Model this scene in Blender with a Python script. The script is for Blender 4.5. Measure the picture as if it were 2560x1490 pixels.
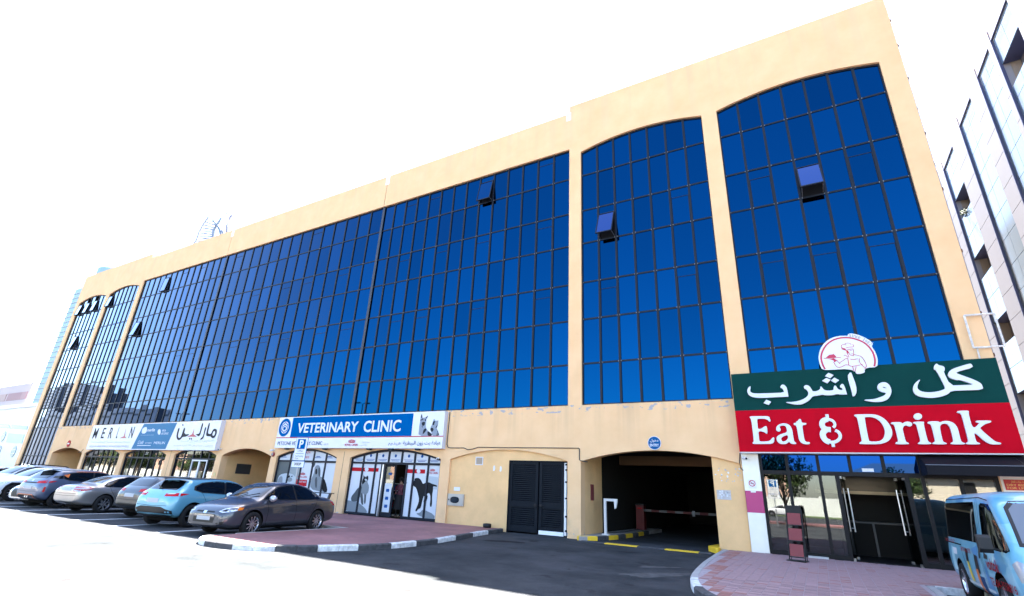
import bpy, bmesh, math, random, unicodedata
import numpy as np
from mathutils import Vector, Matrix
from mathutils.bvhtree import BVHTree
random.seed(7)
sc = bpy.context.scene
for o in list(bpy.data.objects): bpy.data.objects.remove(o)
COL = sc.collection
R = math.radians
# ------------------------------------------------------------------ camera
FPX, CAMY, CAMZ = 1246.03, -19.0316, 1.6
ROT = ((0.86643213, 0.4971777, 0.04593135), (-0.14156719, 0.33283875, -0.93229668), (-0.47880486, 0.80126943, 0.35876624))
cam = bpy.data.cameras.new('camera'); camo = bpy.data.objects.new('camera', cam); COL.objects.link(camo)
cam.sensor_fit = 'HORIZONTAL'; cam.sensor_width = 36; cam.lens = FPX / 2560 * 36; cam.clip_start = .1; cam.clip_end = 6000
r0, r1, r2 = (Vector(r) for r in ROT)
mw = Matrix.Identity(4)
for i in range(3): mw[i][0], mw[i][1], mw[i][2] = r0[i], -r1[i], -r2[i]
mw.translation = (0, CAMY, CAMZ); camo.matrix_world = mw; sc.camera = camo
# ------------------------------------------------------------------ sky, sun, exposure
SUN = Vector((-2.03, 10.5, 19.95)).normalized()
w = bpy.data.worlds.new('World'); sc.world = w; w.use_nodes = True
nt = w.node_tree; sky = nt.nodes.new('ShaderNodeTexSky'); sky.sky_type = 'NISHITA'; sky.sun_disc = False
sky.sun_elevation = math.asin(SUN.z); sky.sun_rotation = math.atan2(SUN.x, SUN.y)
sky.air_density = 1.0; sky.dust_density = 1.2; sky.ozone_density = 1.6; sky.altitude = 0
nt.links.new(sky.outputs[0], nt.nodes['Background'].inputs[0]); nt.nodes['Background'].inputs[1].default_value = 0.05
sl = bpy.data.lights.new('sun', 'SUN'); sl.energy = 5.0; sl.angle = R(.5); sl.color = (1, .95, .87)
so = bpy.data.objects.new('sun', sl); COL.objects.link(so); so.rotation_euler = (-SUN).to_track_quat('-Z', 'Y').to_euler(); so.location = (0, 0, 60)
sc.view_settings.view_transform = 'Standard'; sc.view_settings.look = 'None'; sc.view_settings.gamma = 1
sc.view_settings.exposure = 4.2; sc.view_settings.use_curve_mapping = False
sc.cycles.max_bounces = 8; sc.cycles.transparent_max_bounces = 12; sc.cycles.caustics_reflective = False; sc.cycles.caustics_refractive = False
# ------------------------------------------------------------------ photo pixel -> place
def ray(u, v):
    a, b = (u - 1280) / FPX, (v - 745) / FPX
    return r0 * a + r1 * b + r2
def fac(u, v, y=0.):
    d = ray(u, v); t = (y - CAMY) / d.y; return (t * d.x, CAMZ + t * d.z)
class Zm:   # a zoomed crop of the photograph: crop corner and scale
    def __init__(s, x0, y0, x1, wd): s.x0, s.y0, s.k = x0, y0, (x1 - x0) / wd
    def f(s, x, y, yy=0.): return fac(s.x0 + x * s.k, s.y0 + y * s.k, yy)
    def fs(s, pts, yy=0.): return [s.f(x, y, yy) for x, y in pts]
# ------------------------------------------------------------------ materials
def nd(t, typ, **kw):
    n = t.nodes.new(typ)
    for k, v in kw.items(): setattr(n, k, v)
    return n
MATS = {}
def M(name, col, rough=.6, metal=0., noise=0., nscale=3., bump=0., bscale=40., coat=0., spec=.5, rand=0., stretch=None, trans=0., emit=0.):
    if name in MATS: return MATS[name]
    m = bpy.data.materials.new(name); m.use_nodes = True; t = m.node_tree; b = t.nodes['Principled BSDF']
    c4 = (*col, 1); b.inputs['Base Color'].default_value = c4
    b.inputs['Roughness'].default_value = rough; b.inputs['Metallic'].default_value = metal
    b.inputs['Coat Weight'].default_value = coat; b.inputs['Coat Roughness'].default_value = .04
    b.inputs['Specular IOR Level'].default_value = spec; b.inputs['Transmission Weight'].default_value = trans
    if emit: b.inputs['Emission Color'].default_value = c4; b.inputs['Emission Strength'].default_value = emit
    out = None
    if noise or bump:
        g = nd(t, 'ShaderNodeNewGeometry'); vec = g.outputs['Position']
        if stretch:
            mp = nd(t, 'ShaderNodeMapping'); mp.inputs['Scale'].default_value = stretch; t.links.new(vec, mp.inputs[0]); vec = mp.outputs[0]
    if noise:
        n1 = nd(t, 'ShaderNodeTexNoise'); n1.inputs['Scale'].default_value = nscale; n1.inputs['Detail'].default_value = 8; n1.inputs['Roughness'].default_value = .65
        t.links.new(vec, n1.inputs['Vector'])
        rp = nd(t, 'ShaderNodeMapRange'); rp.inputs[1].default_value = .3; rp.inputs[2].default_value = .7; rp.inputs[3].default_value = 1 - noise; rp.inputs[4].default_value = 1 + noise
        t.links.new(n1.outputs[0], rp.inputs[0])
        mx = nd(t, 'ShaderNodeMix', data_type='RGBA', blend_type='MULTIPLY'); mx.inputs[0].default_value = 1; mx.inputs[6].default_value = c4
        t.links.new(rp.outputs[0], mx.inputs[7]); out = mx.outputs[2]
    if rand:
        oi = nd(t, 'ShaderNodeObjectInfo'); rp = nd(t, 'ShaderNodeMapRange'); rp.inputs[3].default_value = 1 - rand; rp.inputs[4].default_value = 1 + rand
        t.links.new(oi.outputs['Random'], rp.inputs[0])
        mx = nd(t, 'ShaderNodeMix', data_type='RGBA', blend_type='MULTIPLY'); mx.inputs[0].default_value = 1
        if out: t.links.new(out, mx.inputs[6])
        else: mx.inputs[6].default_value = c4
        t.links.new(rp.outputs[0], mx.inputs[7]); out = mx.outputs[2]
    if out: t.links.new(out, b.inputs['Base Color'])
    if bump:
        n2 = nd(t, 'ShaderNodeTexNoise'); n2.inputs['Scale'].default_value = bscale; n2.inputs['Detail'].default_value = 6; t.links.new(vec, n2.inputs['Vector'])
        bp = nd(t, 'ShaderNodeBump'); bp.inputs['Strength'].default_value = bump; bp.inputs['Distance'].default_value = .02
        t.links.new(n2.outputs[0], bp.inputs['Height']); t.links.new(bp.outputs[0], b.inputs['Normal'])
    MATS[name] = m; return m
def glossmix(name, tint, white, ior, rough=.015, clear=None, rand=0., f0=0.):
    """coated pane: tinted mirror (or clear sheet) under a colourless reflection (fresnel if clear)"""
    m = bpy.data.materials.new(name); m.use_nodes = True; t = m.node_tree; t.nodes.remove(t.nodes['Principled BSDF'])
    g1 = nd(t, 'ShaderNodeBsdfTransparent' if clear else 'ShaderNodeBsdfGlossy'); g1.inputs['Color'].default_value = (*(clear or tint), 1)
    if not clear: g1.inputs['Roughness'].default_value = rough
    g2 = nd(t, 'ShaderNodeBsdfGlossy'); g2.inputs['Color'].default_value = (*white, 1); g2.inputs['Roughness'].default_value = rough
    if rand:
        oi = nd(t, 'ShaderNodeObjectInfo'); rp = nd(t, 'ShaderNodeMapRange'); rp.inputs[3].default_value = 1 - rand; rp.inputs[4].default_value = 1 + rand
        t.links.new(oi.outputs['Random'], rp.inputs[0]); mx = nd(t, 'ShaderNodeMix', data_type='RGBA', blend_type='MULTIPLY'); mx.inputs[0].default_value = 1
        mx.inputs[6].default_value = (*tint, 1); t.links.new(rp.outputs[0], mx.inputs[7]); t.links.new(mx.outputs[2], g1.inputs['Color'])
    ms = nd(t, 'ShaderNodeMixShader'); mr = nd(t, 'ShaderNodeMath', operation='POWER'); mr.inputs[1].default_value = 9
    if clear:
        fr = nd(t, 'ShaderNodeFresnel'); fr.inputs[0].default_value = ior; mr.operation = 'ADD'; mr.inputs[1].default_value = 0; t.links.new(fr.outputs[0], mr.inputs[0])
    else:
        fr = nd(t, 'ShaderNodeLayerWeight'); fr.inputs[0].default_value = .5; t.links.new(fr.outputs['Facing'], mr.inputs[0])
    if not clear:
        mu = nd(t, 'ShaderNodeMath', operation='MULTIPLY', use_clamp=True); mu.inputs[1].default_value = 12; t.links.new(mr.outputs[0], mu.inputs[0]); mr = mu  # rises steeper than fresnel: lens veil put into the grazing reflection
    t.links.new(mr.outputs[0], ms.inputs[0]); t.links.new(g1.outputs[0], ms.inputs[1]); t.links.new(g2.outputs[0], ms.inputs[2])
    t.links.new(ms.outputs[0], t.nodes['Material Output'].inputs[0]); MATS[name] = m; return m
BLUEGLASS = glossmix('blue_coated_glass', (.0008, .039, .112), (.92, .95, 1), 1.6, rand=.15)
SASHGLASS = glossmix('sash_glass', (.035, .07, .19), (.92, .95, 1), 1.6)  # paler than the blue panes: tilted sashes' sky reflection put into the tint
SHOPGLASS = glossmix('shop_glass', None, (1, 1, 1), 1.75, .01, clear=(.55, .6, .6))
FRAME = M('dark_aluminium', (.007, .010, .018), .5, spec=.2)
CLIP = M('mullion_clip', (.16, .17, .19), .5, .3)
WHITEPAINT = M('white_paint', (.62, .63, .65), .5, noise=.05, nscale=2)
SIGNWHITE = M('sign_white', (.60, .60, .65), .35, noise=.03, nscale=1.2)
BLACK = M('black_plastic', (.006, .006, .007), .5, spec=.3)
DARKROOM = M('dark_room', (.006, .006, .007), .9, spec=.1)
# ------------------------------------------------------------------ mesh helpers
def tag(o, label=None, cat=None, group=None, kind=None):
    if label: o['label'] = label
    if cat: o['category'] = cat
    if group: o['group'] = group
    if kind: o['kind'] = kind
    return o
def link(name, me, parent=None):
    o = bpy.data.objects.new(name, me); COL.objects.link(o)
    if parent: o.parent = parent
    return o
def empty(name, loc=(0, 0, 0), rz=0., **kw):
    o = bpy.data.objects.new(name, None); COL.objects.link(o); o.location = loc; o.rotation_euler = (0, 0, rz); o.empty_display_size = .2
    return tag(o, **kw)
class MB:
    def __init__(s): s.v, s.f, s.m = [], [], []
    def face(s, pts, m=0):
        i = len(s.v); s.v += [tuple(p) for p in pts]; s.f.append(tuple(range(i, i + len(pts)))); s.m.append(m)
    def box(s, x0, x1, y0, y1, z0, z1, m=0):
        i = len(s.v)
        s.v += [(x0, y0, z0), (x1, y0, z0), (x1, y1, z0), (x0, y1, z0), (x0, y0, z1), (x1, y0, z1), (x1, y1, z1), (x0, y1, z1)]
        for f in ((0, 3, 2, 1), (4, 5, 6, 7), (0, 1, 5, 4), (1, 2, 6, 5), (2, 3, 7, 6), (3, 0, 4, 7)):
            s.f.append(tuple(i + k for k in f)); s.m.append(m)
        return s
    def prism(s, pts, y0, y1, m=0):      # polygon in X,Z pushed through y0..y1 (front y0)
        n = len(pts)
        a = sum(pts[k][0] * pts[(k + 1) % n][1] - pts[(k + 1) % n][0] * pts[k][1] for k in range(n))
        if a < 0: pts = pts[::-1]
        i = len(s.v); s.v += [(x, y0, z) for x, z in pts] + [(x, y1, z) for x, z in pts]
        s.f.append(tuple(range(i, i + n))); s.m.append(m); s.f.append(tuple(range(i + 2 * n - 1, i + n - 1, -1))); s.m.append(m)
        for k in range(n):
            l = (k + 1) % n; s.f.append((i + k, i + n + k, i + n + l, i + l)); s.m.append(m)
        return s
    def slab(s, pts, z0, z1, m=0):       # polygon in X,Y between z0..z1
        n = len(pts)
        a = sum(pts[k][0] * pts[(k + 1) % n][1] - pts[(k + 1) % n][0] * pts[k][1] for k in range(n))
        if a < 0: pts = pts[::-1]
        i = len(s.v); s.v += [(x, y, z1) for x, y in pts] + [(x, y, z0) for x, y in pts]
        s.f.append(tuple(range(i, i + n))); s.m.append(m); s.f.append(tuple(range(i + 2 * n - 1, i + n - 1, -1))); s.m.append(m)
        for k in range(n):
            l = (k + 1) % n; s.f.append((i + k, i + n + k, i + n + l, i + l)); s.m.append(m)
        return s
    def tube(s, path, r, n=8, m=0, closed=False):
        path = [Vector(p) for p in path]; N = len(path); rings = []
        rr = r if isinstance(r, (list, tuple)) else [r] * N
        for k, p in enumerate(path):
            if closed: d = path[(k + 1) % N] - path[k - 1]
            else: d = path[min(k + 1, N - 1)] - path[max(k - 1, 0)]
            d.normalize(); u = d.cross(Vector((0, 0, 1)))
            if u.length < .05: u = d.cross(Vector((1, 0, 0)))
            u.normalize(); vv = d.cross(u); i = len(s.v); rings.append(i)
            for j in range(n):
                a = 2 * math.pi * j / n; s.v.append(tuple(p + (u * math.cos(a) + vv * math.sin(a)) * rr[k]))
        for k in range(N if closed else N - 1):
            a, b = rings[k], rings[(k + 1) % N]
            for j in range(n): s.f.append((a + j, b + j, b + (j + 1) % n, a + (j + 1) % n)); s.m.append(m)
        if not closed:
            s.f.append(tuple(rings[0] + j for j in range(n))); s.m.append(m)
            s.f.append(tuple(rings[-1] + j for j in reversed(range(n)))); s.m.append(m)
        return s
    def lathe(s, prof, axis='z', n=24, m=0, c=(0, 0, 0), caps=True):
        rings = []
        for r, h in prof:
            rings.append(len(s.v))
            for j in range(n):
                a = 2 * math.pi * j / n; x, y = r * math.cos(a), r * math.sin(a)
                p = (x, y, h) if axis == 'z' else ((x, h, y) if axis == 'y' else (h, x, y))
                s.v.append((p[0] + c[0], p[1] + c[1], p[2] + c[2]))
        for a, b in zip(rings, rings[1:]):
            for j in range(n): s.f.append((a + j, a + (j + 1) % n, b + (j + 1) % n, b + j)); s.m.append(m)
        if caps and prof[0][0] > 1e-4: s.f.append(tuple(rings[0] + j for j in reversed(range(n)))); s.m.append(m)
        if caps and prof[-1][0] > 1e-4: s.f.append(tuple(rings[-1] + j for j in range(n))); s.m.append(m)
        return s
    def archband(s, x0, x1, zs, zc, zt, y0, y1, m=0, n=24):   # wall over an arched opening
        P = arch(x0, x1, zs, zc, n)
        for (a, b), (c, d) in zip(P, P[1:]):
            i = len(s.v); s.v += [(a, y0, b), (c, y0, d), (c, y0, zt), (a, y0, zt), (a, y1, b), (c, y1, d), (c, y1, zt), (a, y1, zt)]
            for f in ((0, 1, 2, 3), (7, 6, 5, 4), (0, 4, 5, 1), (3, 2, 6, 7)): s.f.append(tuple(i + k for k in f)); s.m.append(m)
        return s
    def mesh(s, name, mats):
        me = bpy.data.meshes.new(name); me.from_pydata(s.v, [], s.f)
        for mt in (mats if isinstance(mats, (list, tuple)) else [mats]): me.materials.append(mt)
        me.polygons.foreach_set('material_index', s.m); me.update(); return me
    def build(s, name, mats, parent=None, smooth=False, fix=False):
        me = s.mesh(name, mats)
        if fix:
            bm = bmesh.new(); bm.from_mesh(me); bmesh.ops.recalc_face_normals(bm, faces=bm.faces); bm.to_mesh(me); bm.free()
        if smooth: me.polygons.foreach_set('use_smooth', [True] * len(me.polygons))
        return link(name, me, parent)
def arch(x0, x1, zs, zc, n=24):
    hw = (x1 - x0) / 2; h = zc - zs; rad = (hw * hw + h * h) / (2 * h); cx = (x0 + x1) / 2; a0 = math.asin(hw / rad)
    return [(cx + rad * math.sin(-a0 + 2 * a0 * k / n), zc - rad + rad * math.cos(-a0 + 2 * a0 * k / n)) for k in range(n + 1)]
def archz(x, x0, x1, zs, zc):
    hw = (x1 - x0) / 2; h = zc - zs; rad = (hw * hw + h * h) / (2 * h); return zc - rad + math.sqrt(max(rad * rad - (x - (x0 + x1) / 2) ** 2, 0))
def chaikin(p, it=2):
    for _ in range(it):
        q = []
        for a, b in zip(p, p[1:] + p[:1]):
            q += [(a[0] * .75 + b[0] * .25, a[1] * .75 + b[1] * .25), (a[0] * .25 + b[0] * .75, a[1] * .25 + b[1] * .75)]
        p = q
    return p
def outline(name, loops, y, thick, mat, parent, bevel=0.):
    """flat cut-out with holes: loops in X,Z, standing at y and thick deep, facing -Y"""
    cu = bpy.data.curves.new(name, 'CURVE'); cu.dimensions = '2D'; cu.fill_mode = 'BOTH'; cu.extrude = thick / 2; cu.bevel_depth = bevel
    for lp in loops:
        sp = cu.splines.new('POLY'); sp.points.add(len(lp) - 1); sp.use_cyclic_u = True
        for p, (x, z) in zip(sp.points, lp): p.co = (x, z, 0, 1)
    return bake(cu, name, mat, parent, lambda v: (v.x, y - v.z, v.y))
def bake(cu, name, mat, parent, fn):
    t = bpy.data.objects.new('tmp', cu); COL.objects.link(t); dg = bpy.context.evaluated_depsgraph_get(); dg.update()
    me = bpy.data.meshes.new_from_object(t.evaluated_get(dg)); bpy.data.objects.remove(t); bpy.data.curves.remove(cu)
    for v in me.vertices: v.co = fn(v.co.copy())
    me.materials.clear(); me.materials.append(mat); me.name = name
    return link(name, me, parent)
def strokes(name, paths, wd, y, thick, mat, parent):
    """ribbons along X,Z paths; each 1 mm deeper than the last so none share a plane"""
    mb = MB()
    for k, p in enumerate(paths):
        ww = wd[k] if isinstance(wd, (list, tuple)) else wd; p = [Vector(q) for q in p]; L, Rr = [], []
        for i in range(len(p)):
            d = p[min(i + 1, len(p) - 1)] - p[max(i - 1, 0)]; d.normalize(); n = Vector((-d.y, d.x)) * ww / 2; L.append(p[i] + n); Rr.append(p[i] - n)
        yy = y - .0007 * k
        for i in range(len(p) - 1): mb.prism([tuple(L[i]), tuple(Rr[i]), tuple(Rr[i + 1]), tuple(L[i + 1])], yy, yy + thick)
    return mb.build(name, mat, parent)
def smooth_path(p, it=2):
    for _ in range(it):
        q = [p[0]]
        for a, b in zip(p, p[1:]): q += [(a[0] * .75 + b[0] * .25, a[1] * .75 + b[1] * .25), (a[0] * .25 + b[0] * .75, a[1] * .25 + b[1] * .75)]
        p = q + [p[-1]]
    return p
_AR = {}
for _c in range(0xFB50, 0xFEFD):
    _d = unicodedata.decomposition(chr(_c)).split()
    if len(_d) >= 2 and _d[0] in ('<isolated>', '<final>', '<initial>', '<medial>'):
        _AR.setdefault(tuple(int(h, 16) for h in _d[1:]), {}).setdefault(_d[0][1:-1], chr(_c))
def arabic(s):
    cs = []; i = 0
    while i < len(s):
        if s[i] == '\u0644' and i + 1 < len(s) and (0x644, ord(s[i + 1])) in _AR: cs.append((0x644, ord(s[i + 1]))); i += 2
        else: cs.append((ord(s[i]),)); i += 1
    out = []
    for k, c in enumerate(cs):
        f = _AR.get(c)
        if not f: out.append(''.join(map(chr, c))); continue
        prv = k > 0 and 'initial' in _AR.get(cs[k - 1], {}); nxt = k + 1 < len(cs) and 'final' in _AR.get(cs[k + 1], {}) and 'initial' in f
        form = 'medial' if prv and nxt and 'medial' in f else 'initial' if nxt else 'final' if prv and 'final' in f else 'isolated'
        out.append(f.get(form, f.get('isolated', chr(c[0]))))
    return ''.join(reversed(out))
def text(name, body, box, y, mat, parent, thick=.01, bold=0., shear=0., frame=None):
    """lettering filled into box (x0,z0,x1,z1) on the plane y, facing -Y; frame(v) may place it elsewhere"""
    if any('\u0600' <= ch < '\u0700' for ch in body): body = '\n'.join(arabic(l) for l in body.split('\n'))
    cu = bpy.data.curves.new(name, 'FONT'); cu.body = body; cu.extrude = thick / 2; cu.offset = bold; cu.shear = shear; cu.resolution_u = 3
    t = bpy.data.objects.new('tmp', cu); COL.objects.link(t); dg = bpy.context.evaluated_depsgraph_get(); dg.update()
    me = bpy.data.meshes.new_from_object(t.evaluated_get(dg)); bpy.data.objects.remove(t); bpy.data.curves.remove(cu)
    if not len(me.vertices): return None
    a = np.array([v.co for v in me.vertices]); lo, hi = a.min(0), a.max(0); x0, z0, x1, z1 = box
    for v in me.vertices:
        p = (x0 + (v.co.x - lo[0]) / (hi[0] - lo[0]) * (x1 - x0), y - v.co.z, z0 + (v.co.y - lo[1]) / (hi[1] - lo[1]) * (z1 - z0))
        v.co = frame(p) if frame else p
    me.materials.clear(); me.materials.append(mat); me.name = name
    return link(name, me, parent)
def zbox(z, bl, tr, y):      # text box from the photo: bottom-left and top-right corner of the lettering
    a, b = z.f(*bl, y), z.f(*tr, y); return (a[0], a[1], b[0], b[1])
# ================================================================== surface materials
def stucco():
    m = bpy.data.materials.new('ochre_stucco'); m.use_nodes = True; t = m.node_tree; b = t.nodes['Principled BSDF']; b.inputs['Roughness'].default_value = .85
    b.inputs['Specular IOR Level'].default_value = .25
    g = nd(t, 'ShaderNodeNewGeometry'); P = g.outputs['Position']
    def noise(scale, st=None, det=7):
        v = P
        if st: mp = nd(t, 'ShaderNodeMapping'); mp.inputs['Scale'].default_value = st; t.links.new(P, mp.inputs[0]); v = mp.outputs[0]
        n = nd(t, 'ShaderNodeTexNoise'); n.inputs['Scale'].default_value = scale; n.inputs['Detail'].default_value = det; n.inputs['Roughness'].default_value = .6; t.links.new(v, n.inputs['Vector']); return n.outputs[0]
    def rng(i, a, c, d, e):
        r = nd(t, 'ShaderNodeMapRange'); r.inputs[1].default_value = a; r.inputs[2].default_value = c; r.inputs[3].default_value = d; r.inputs[4].default_value = e; t.links.new(i, r.inputs[0]); return r.outputs[0]
    def mix(f, a, c, typ='MIX'):
        x = nd(t, 'ShaderNodeMix', data_type='RGBA', blend_type=typ)
        for s, v in ((x.inputs[0], f), (x.inputs[6], a), (x.inputs[7], c)):
            if isinstance(v, (int, float)): s.default_value = v
            elif isinstance(v, tuple): s.default_value = (*v, 1)
            else: t.links.new(v, s)
        return x.outputs[2]
    base = mix(rng(noise(.9), .3, .7, 0, 1), (.69, .428, .222), (.76, .495, .272))
    sx = nd(t, 'ShaderNodeSeparateXYZ'); t.links.new(P, sx.inputs[0]); z = sx.outputs[2]
    # rain streaks running down from the ledge under the glazing, dirt near the pavement
    st = rng(noise(1.0, (1.6, 1.6, .05), 5), .5, .72, 0, 1)
    zf = nd(t, 'ShaderNodeMath', operation='MULTIPLY'); t.links.new(st, zf.inputs[0]); t.links.new(rng(z, 3.2, 4.9, 0, .75), zf.inputs[1])
    zl = nd(t, 'ShaderNodeMath', operation='LESS_THAN'); t.links.new(z, zl.inputs[0]); zl.inputs[1].default_value = 4.95
    zz = nd(t, 'ShaderNodeMath', operation='MULTIPLY'); t.links.new(zf.outputs[0], zz.inputs[0]); t.links.new(zl.outputs[0], zz.inputs[1])
    sp_ = nd(t, 'ShaderNodeMath', operation='MULTIPLY'); t.links.new(rng(noise(1.0, (2.2, 2.2, .06), 6), .48, .75, 0, .55), sp_.inputs[0]); t.links.new(rng(z, 17.2, 19.9, .15, 1), sp_.inputs[1])
    base = mix(sp_.outputs[0], base, (.60, .38, .24))     # faint runs below the parapet
    c = mix(zz.outputs[0], base, (.50, .33, .19))
    dl = nd(t, 'ShaderNodeMath', operation='MULTIPLY'); t.links.new(rng(z, .1, .9, 1, 0), dl.inputs[0]); t.links.new(rng(noise(2.2), .45, .75, 0, .8), dl.inputs[1])
    c = mix(dl.outputs[0], c, (.42, .30, .19))
    # paint flaked off along the top of the ground floor and at the foot
    pk = rng(noise(3.1, (1, 1, 1.5), 9), .56, .575, 0, 1)
    za = nd(t, 'ShaderNodeMath', operation='MULTIPLY'); t.links.new(rng(z, 4.40, 4.85, 0, 1), za.inputs[0]); t.links.new(zl.outputs[0], za.inputs[1])
    zb = nd(t, 'ShaderNodeMath', operation='ADD'); t.links.new(za.outputs[0], zb.inputs[0]); t.links.new(rng(z, .12, .3, .8, 0), zb.inputs[1])
    th = nd(t, 'ShaderNodeMath', operation='MULTIPLY'); t.links.new(pk, th.inputs[0]); t.links.new(zb.outputs[0], th.inputs[1])
    thr = nd(t, 'ShaderNodeMath', operation='GREATER_THAN'); t.links.new(th.outputs[0], thr.inputs[0]); thr.inputs[1].default_value = .55
    c = mix(thr.outputs[0], c, (.34, .33, .34))
    t.links.new(c, b.inputs['Base Color'])
    bp = nd(t, 'ShaderNodeBump'); bp.inputs['Strength'].default_value = .35; bp.inputs['Distance'].default_value = .01; t.links.new(noise(55, None, 4), bp.inputs['Height']); t.links.new(bp.outputs[0], b.inputs['Normal'])
    return m
STUCCO = stucco()
STUCCO2 = M('ochre_infill', (.70, .44, .21), .85, noise=.10, nscale=1.1, bump=.3, bscale=50, spec=.25)
def asphalt():
    m = bpy.data.materials.new('asphalt'); m.use_nodes = True; t = m.node_tree; b = t.nodes['Principled BSDF']; b.inputs['Roughness'].default_value = .9; b.inputs['Specular IOR Level'].default_value = .15
    P = nd(t, 'ShaderNodeNewGeometry').outputs['Position']
    def noise(s, d=8):
        n = nd(t, 'ShaderNodeTexNoise'); n.inputs['Scale'].default_value = s; n.inputs['Detail'].default_value = d; n.inputs['Roughness'].default_value = .7; t.links.new(P, n.inputs['Vector']); return n.outputs[0]
    r = nd(t, 'ShaderNodeValToRGB'); e = r.color_ramp.elements; e[0].position = .36; e[0].color = (.015, .0185, .021, 1); e[1].position = .64; e[1].color = (.050, .0505, .054, 1); t.links.new(noise(.45), r.inputs[0])
    s = nd(t, 'ShaderNodeValToRGB'); e = s.color_ramp.elements; e[0].position = .36; e[0].color = (.62, .62, .62, 1); e[1].position = .64; e[1].color = (1.5, 1.5, 1.5, 1); t.links.new(noise(45, 3), s.inputs[0])
    x = nd(t, 'ShaderNodeMix', data_type='RGBA', blend_type='MULTIPLY'); x.inputs[0].default_value = 1; t.links.new(r.outputs[0], x.inputs[6]); t.links.new(s.outputs[0], x.inputs[7])
    k = nd(t, 'ShaderNodeValToRGB'); e = k.color_ramp.elements; e[0].position = .60; e[0].color = (1, 1, 1, 1); e[1].position = .68; e[1].color = (.45, .43, .42, 1); t.links.new(noise(1.3, 4), k.inputs[0])   # oil spots
    y = nd(t, 'ShaderNodeMix', data_type='RGBA', blend_type='MULTIPLY'); y.inputs[0].default_value = 1; t.links.new(x.outputs[2], y.inputs[6]); t.links.new(k.outputs[0], y.inputs[7])
    t.links.new(y.outputs[2], b.inputs['Base Color'])
    bp = nd(t, 'ShaderNodeBump'); bp.inputs['Strength'].default_value = .5; bp.inputs['Distance'].default_value = .01; t.links.new(noise(70, 4), bp.inputs['Height']); t.links.new(bp.outputs[0], b.inputs['Normal'])
    return m
ASPHALT = asphalt()
def pavers(name, c1, c2, mortar, sc_, mort=.04):
    m = bpy.data.materials.new(name); m.use_nodes = True; t = m.node_tree; b = t.nodes['Principled BSDF']; b.inputs['Roughness'].default_value = .7
    P = nd(t, 'ShaderNodeNewGeometry').outputs['Position']
    br = nd(t, 'ShaderNodeTexBrick'); br.inputs['Scale'].default_value = sc_; br.inputs['Color1'].default_value = (*c1, 1); br.inputs['Color2'].default_value = (*c2, 1); br.inputs['Mortar'].default_value = (*mortar, 1); br.inputs['Mortar Size'].default_value = mort
    br.inputs['Brick Width'].default_value = .5; br.inputs['Row Height'].default_value = .25; t.links.new(P, br.inputs['Vector'])
    n = nd(t, 'ShaderNodeTexNoise'); n.inputs['Scale'].default_value = .7; n.inputs['Detail'].default_value = 8; t.links.new(P, n.inputs['Vector'])
    r = nd(t, 'ShaderNodeMapRange'); r.inputs[1].default_value = .3; r.inputs[2].default_value = .7; r.inputs[3].default_value = .72; r.inputs[4].default_value = 1.25; t.links.new(n.outputs[0], r.inputs[0])
    x = nd(t, 'ShaderNodeMix', data_type='RGBA', blend_type='MULTIPLY'); x.inputs[0].default_value = 1; t.links.new(br.outputs[0], x.inputs[6]); t.links.new(r.outputs[0], x.inputs[7]); t.links.new(x.outputs[2], b.inputs['Base Color'])
    return m
REDPAVE = pavers('red_pavers', (.20, .082, .082), (.25, .105, .105), (.19, .095, .092), 2.5, .02)
KERBW = M('kerb_white', (.56, .56, .56), .8, noise=.42, nscale=7, bump=.3, bscale=30)
KERBB = M('kerb_black', (.05, .05, .055), .8, noise=.55, nscale=7, bump=.3, bscale=30)
KERBY = M('kerb_yellow', (.75, .47, .02), .65, noise=.12, nscale=4)
CONC = M('concrete', (.33, .31, .30), .85, noise=.15, nscale=3, bump=.3)
LINEPAINT = M('line_paint', (.62, .63, .65), .7, noise=.18, nscale=6)
# ================================================================== ground
g = tag(MB().slab([(-1500, -900), (1200, -900), (1200, 1500), (-1500, 1500)], -.3, 0).build('ground', ASPHALT), kind='structure')
LX0 = [-16.45, -18.85, -21.35, -23.95, -26.5, -28.95, -31.4, -33.9, -36.4, -38.9, -41.4, -43.9]
for x in LX0:      # parking bay lines, leaning a little
    a = (x, -10.75); bq = (x - .155 * 5.4, -5.35)
    MB().slab([(a[0] - .05, a[1]), (a[0] + .05, a[1]), (bq[0] + .05, bq[1]), (bq[0] - .05, bq[1])], .001, .005).build('parking_line', LINEPAINT, g)
# island pavement with painted kerb stones
EDGE = [(-11.24, -.02), (-10.97, -1.6), (-10.7, -3.0), (-10.37, -4.5), (-10.1, -5.8), (-9.98, -6.9), (-10.0, -7.9), (-10.2, -8.85), (-10.6, -9.66), (-11.09, -10.39), (-11.74, -10.93), (-12.5, -11.15), (-13.3, -11.1), (-13.85, -10.8), (-14.1, -10.35), (-14.15, -9.75)]
def resample(p, step):
    out = [p[0]]; acc = 0
    for a, b in zip(p, p[1:]):
        a, b = Vector(a), Vector(b); n = max(1, round((b - a).length / step))
        for k in range(1, n + 1): out.append(tuple(a.lerp(b, k / n)))
    return out
def inset(p, d):
    q = []
    for i in range(len(p)):
        t_ = Vector(p[min(i + 1, len(p) - 1)]) - Vector(p[max(i - 1, 0)]); t_.normalize(); q.append((p[i][0] + t_.y * d, p[i][1] - t_.x * d))
    return q
E1 = smooth_path(EDGE, 2); E2 = inset(E1, .14)
SW = tag(MB().slab(E2 + [(-14.08, -9.6), (-14.2, -5.45), (-57, -5.45), (-57, -.02)], -.05, .125).build('pavement', REDPAVE), kind='structure')
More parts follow.
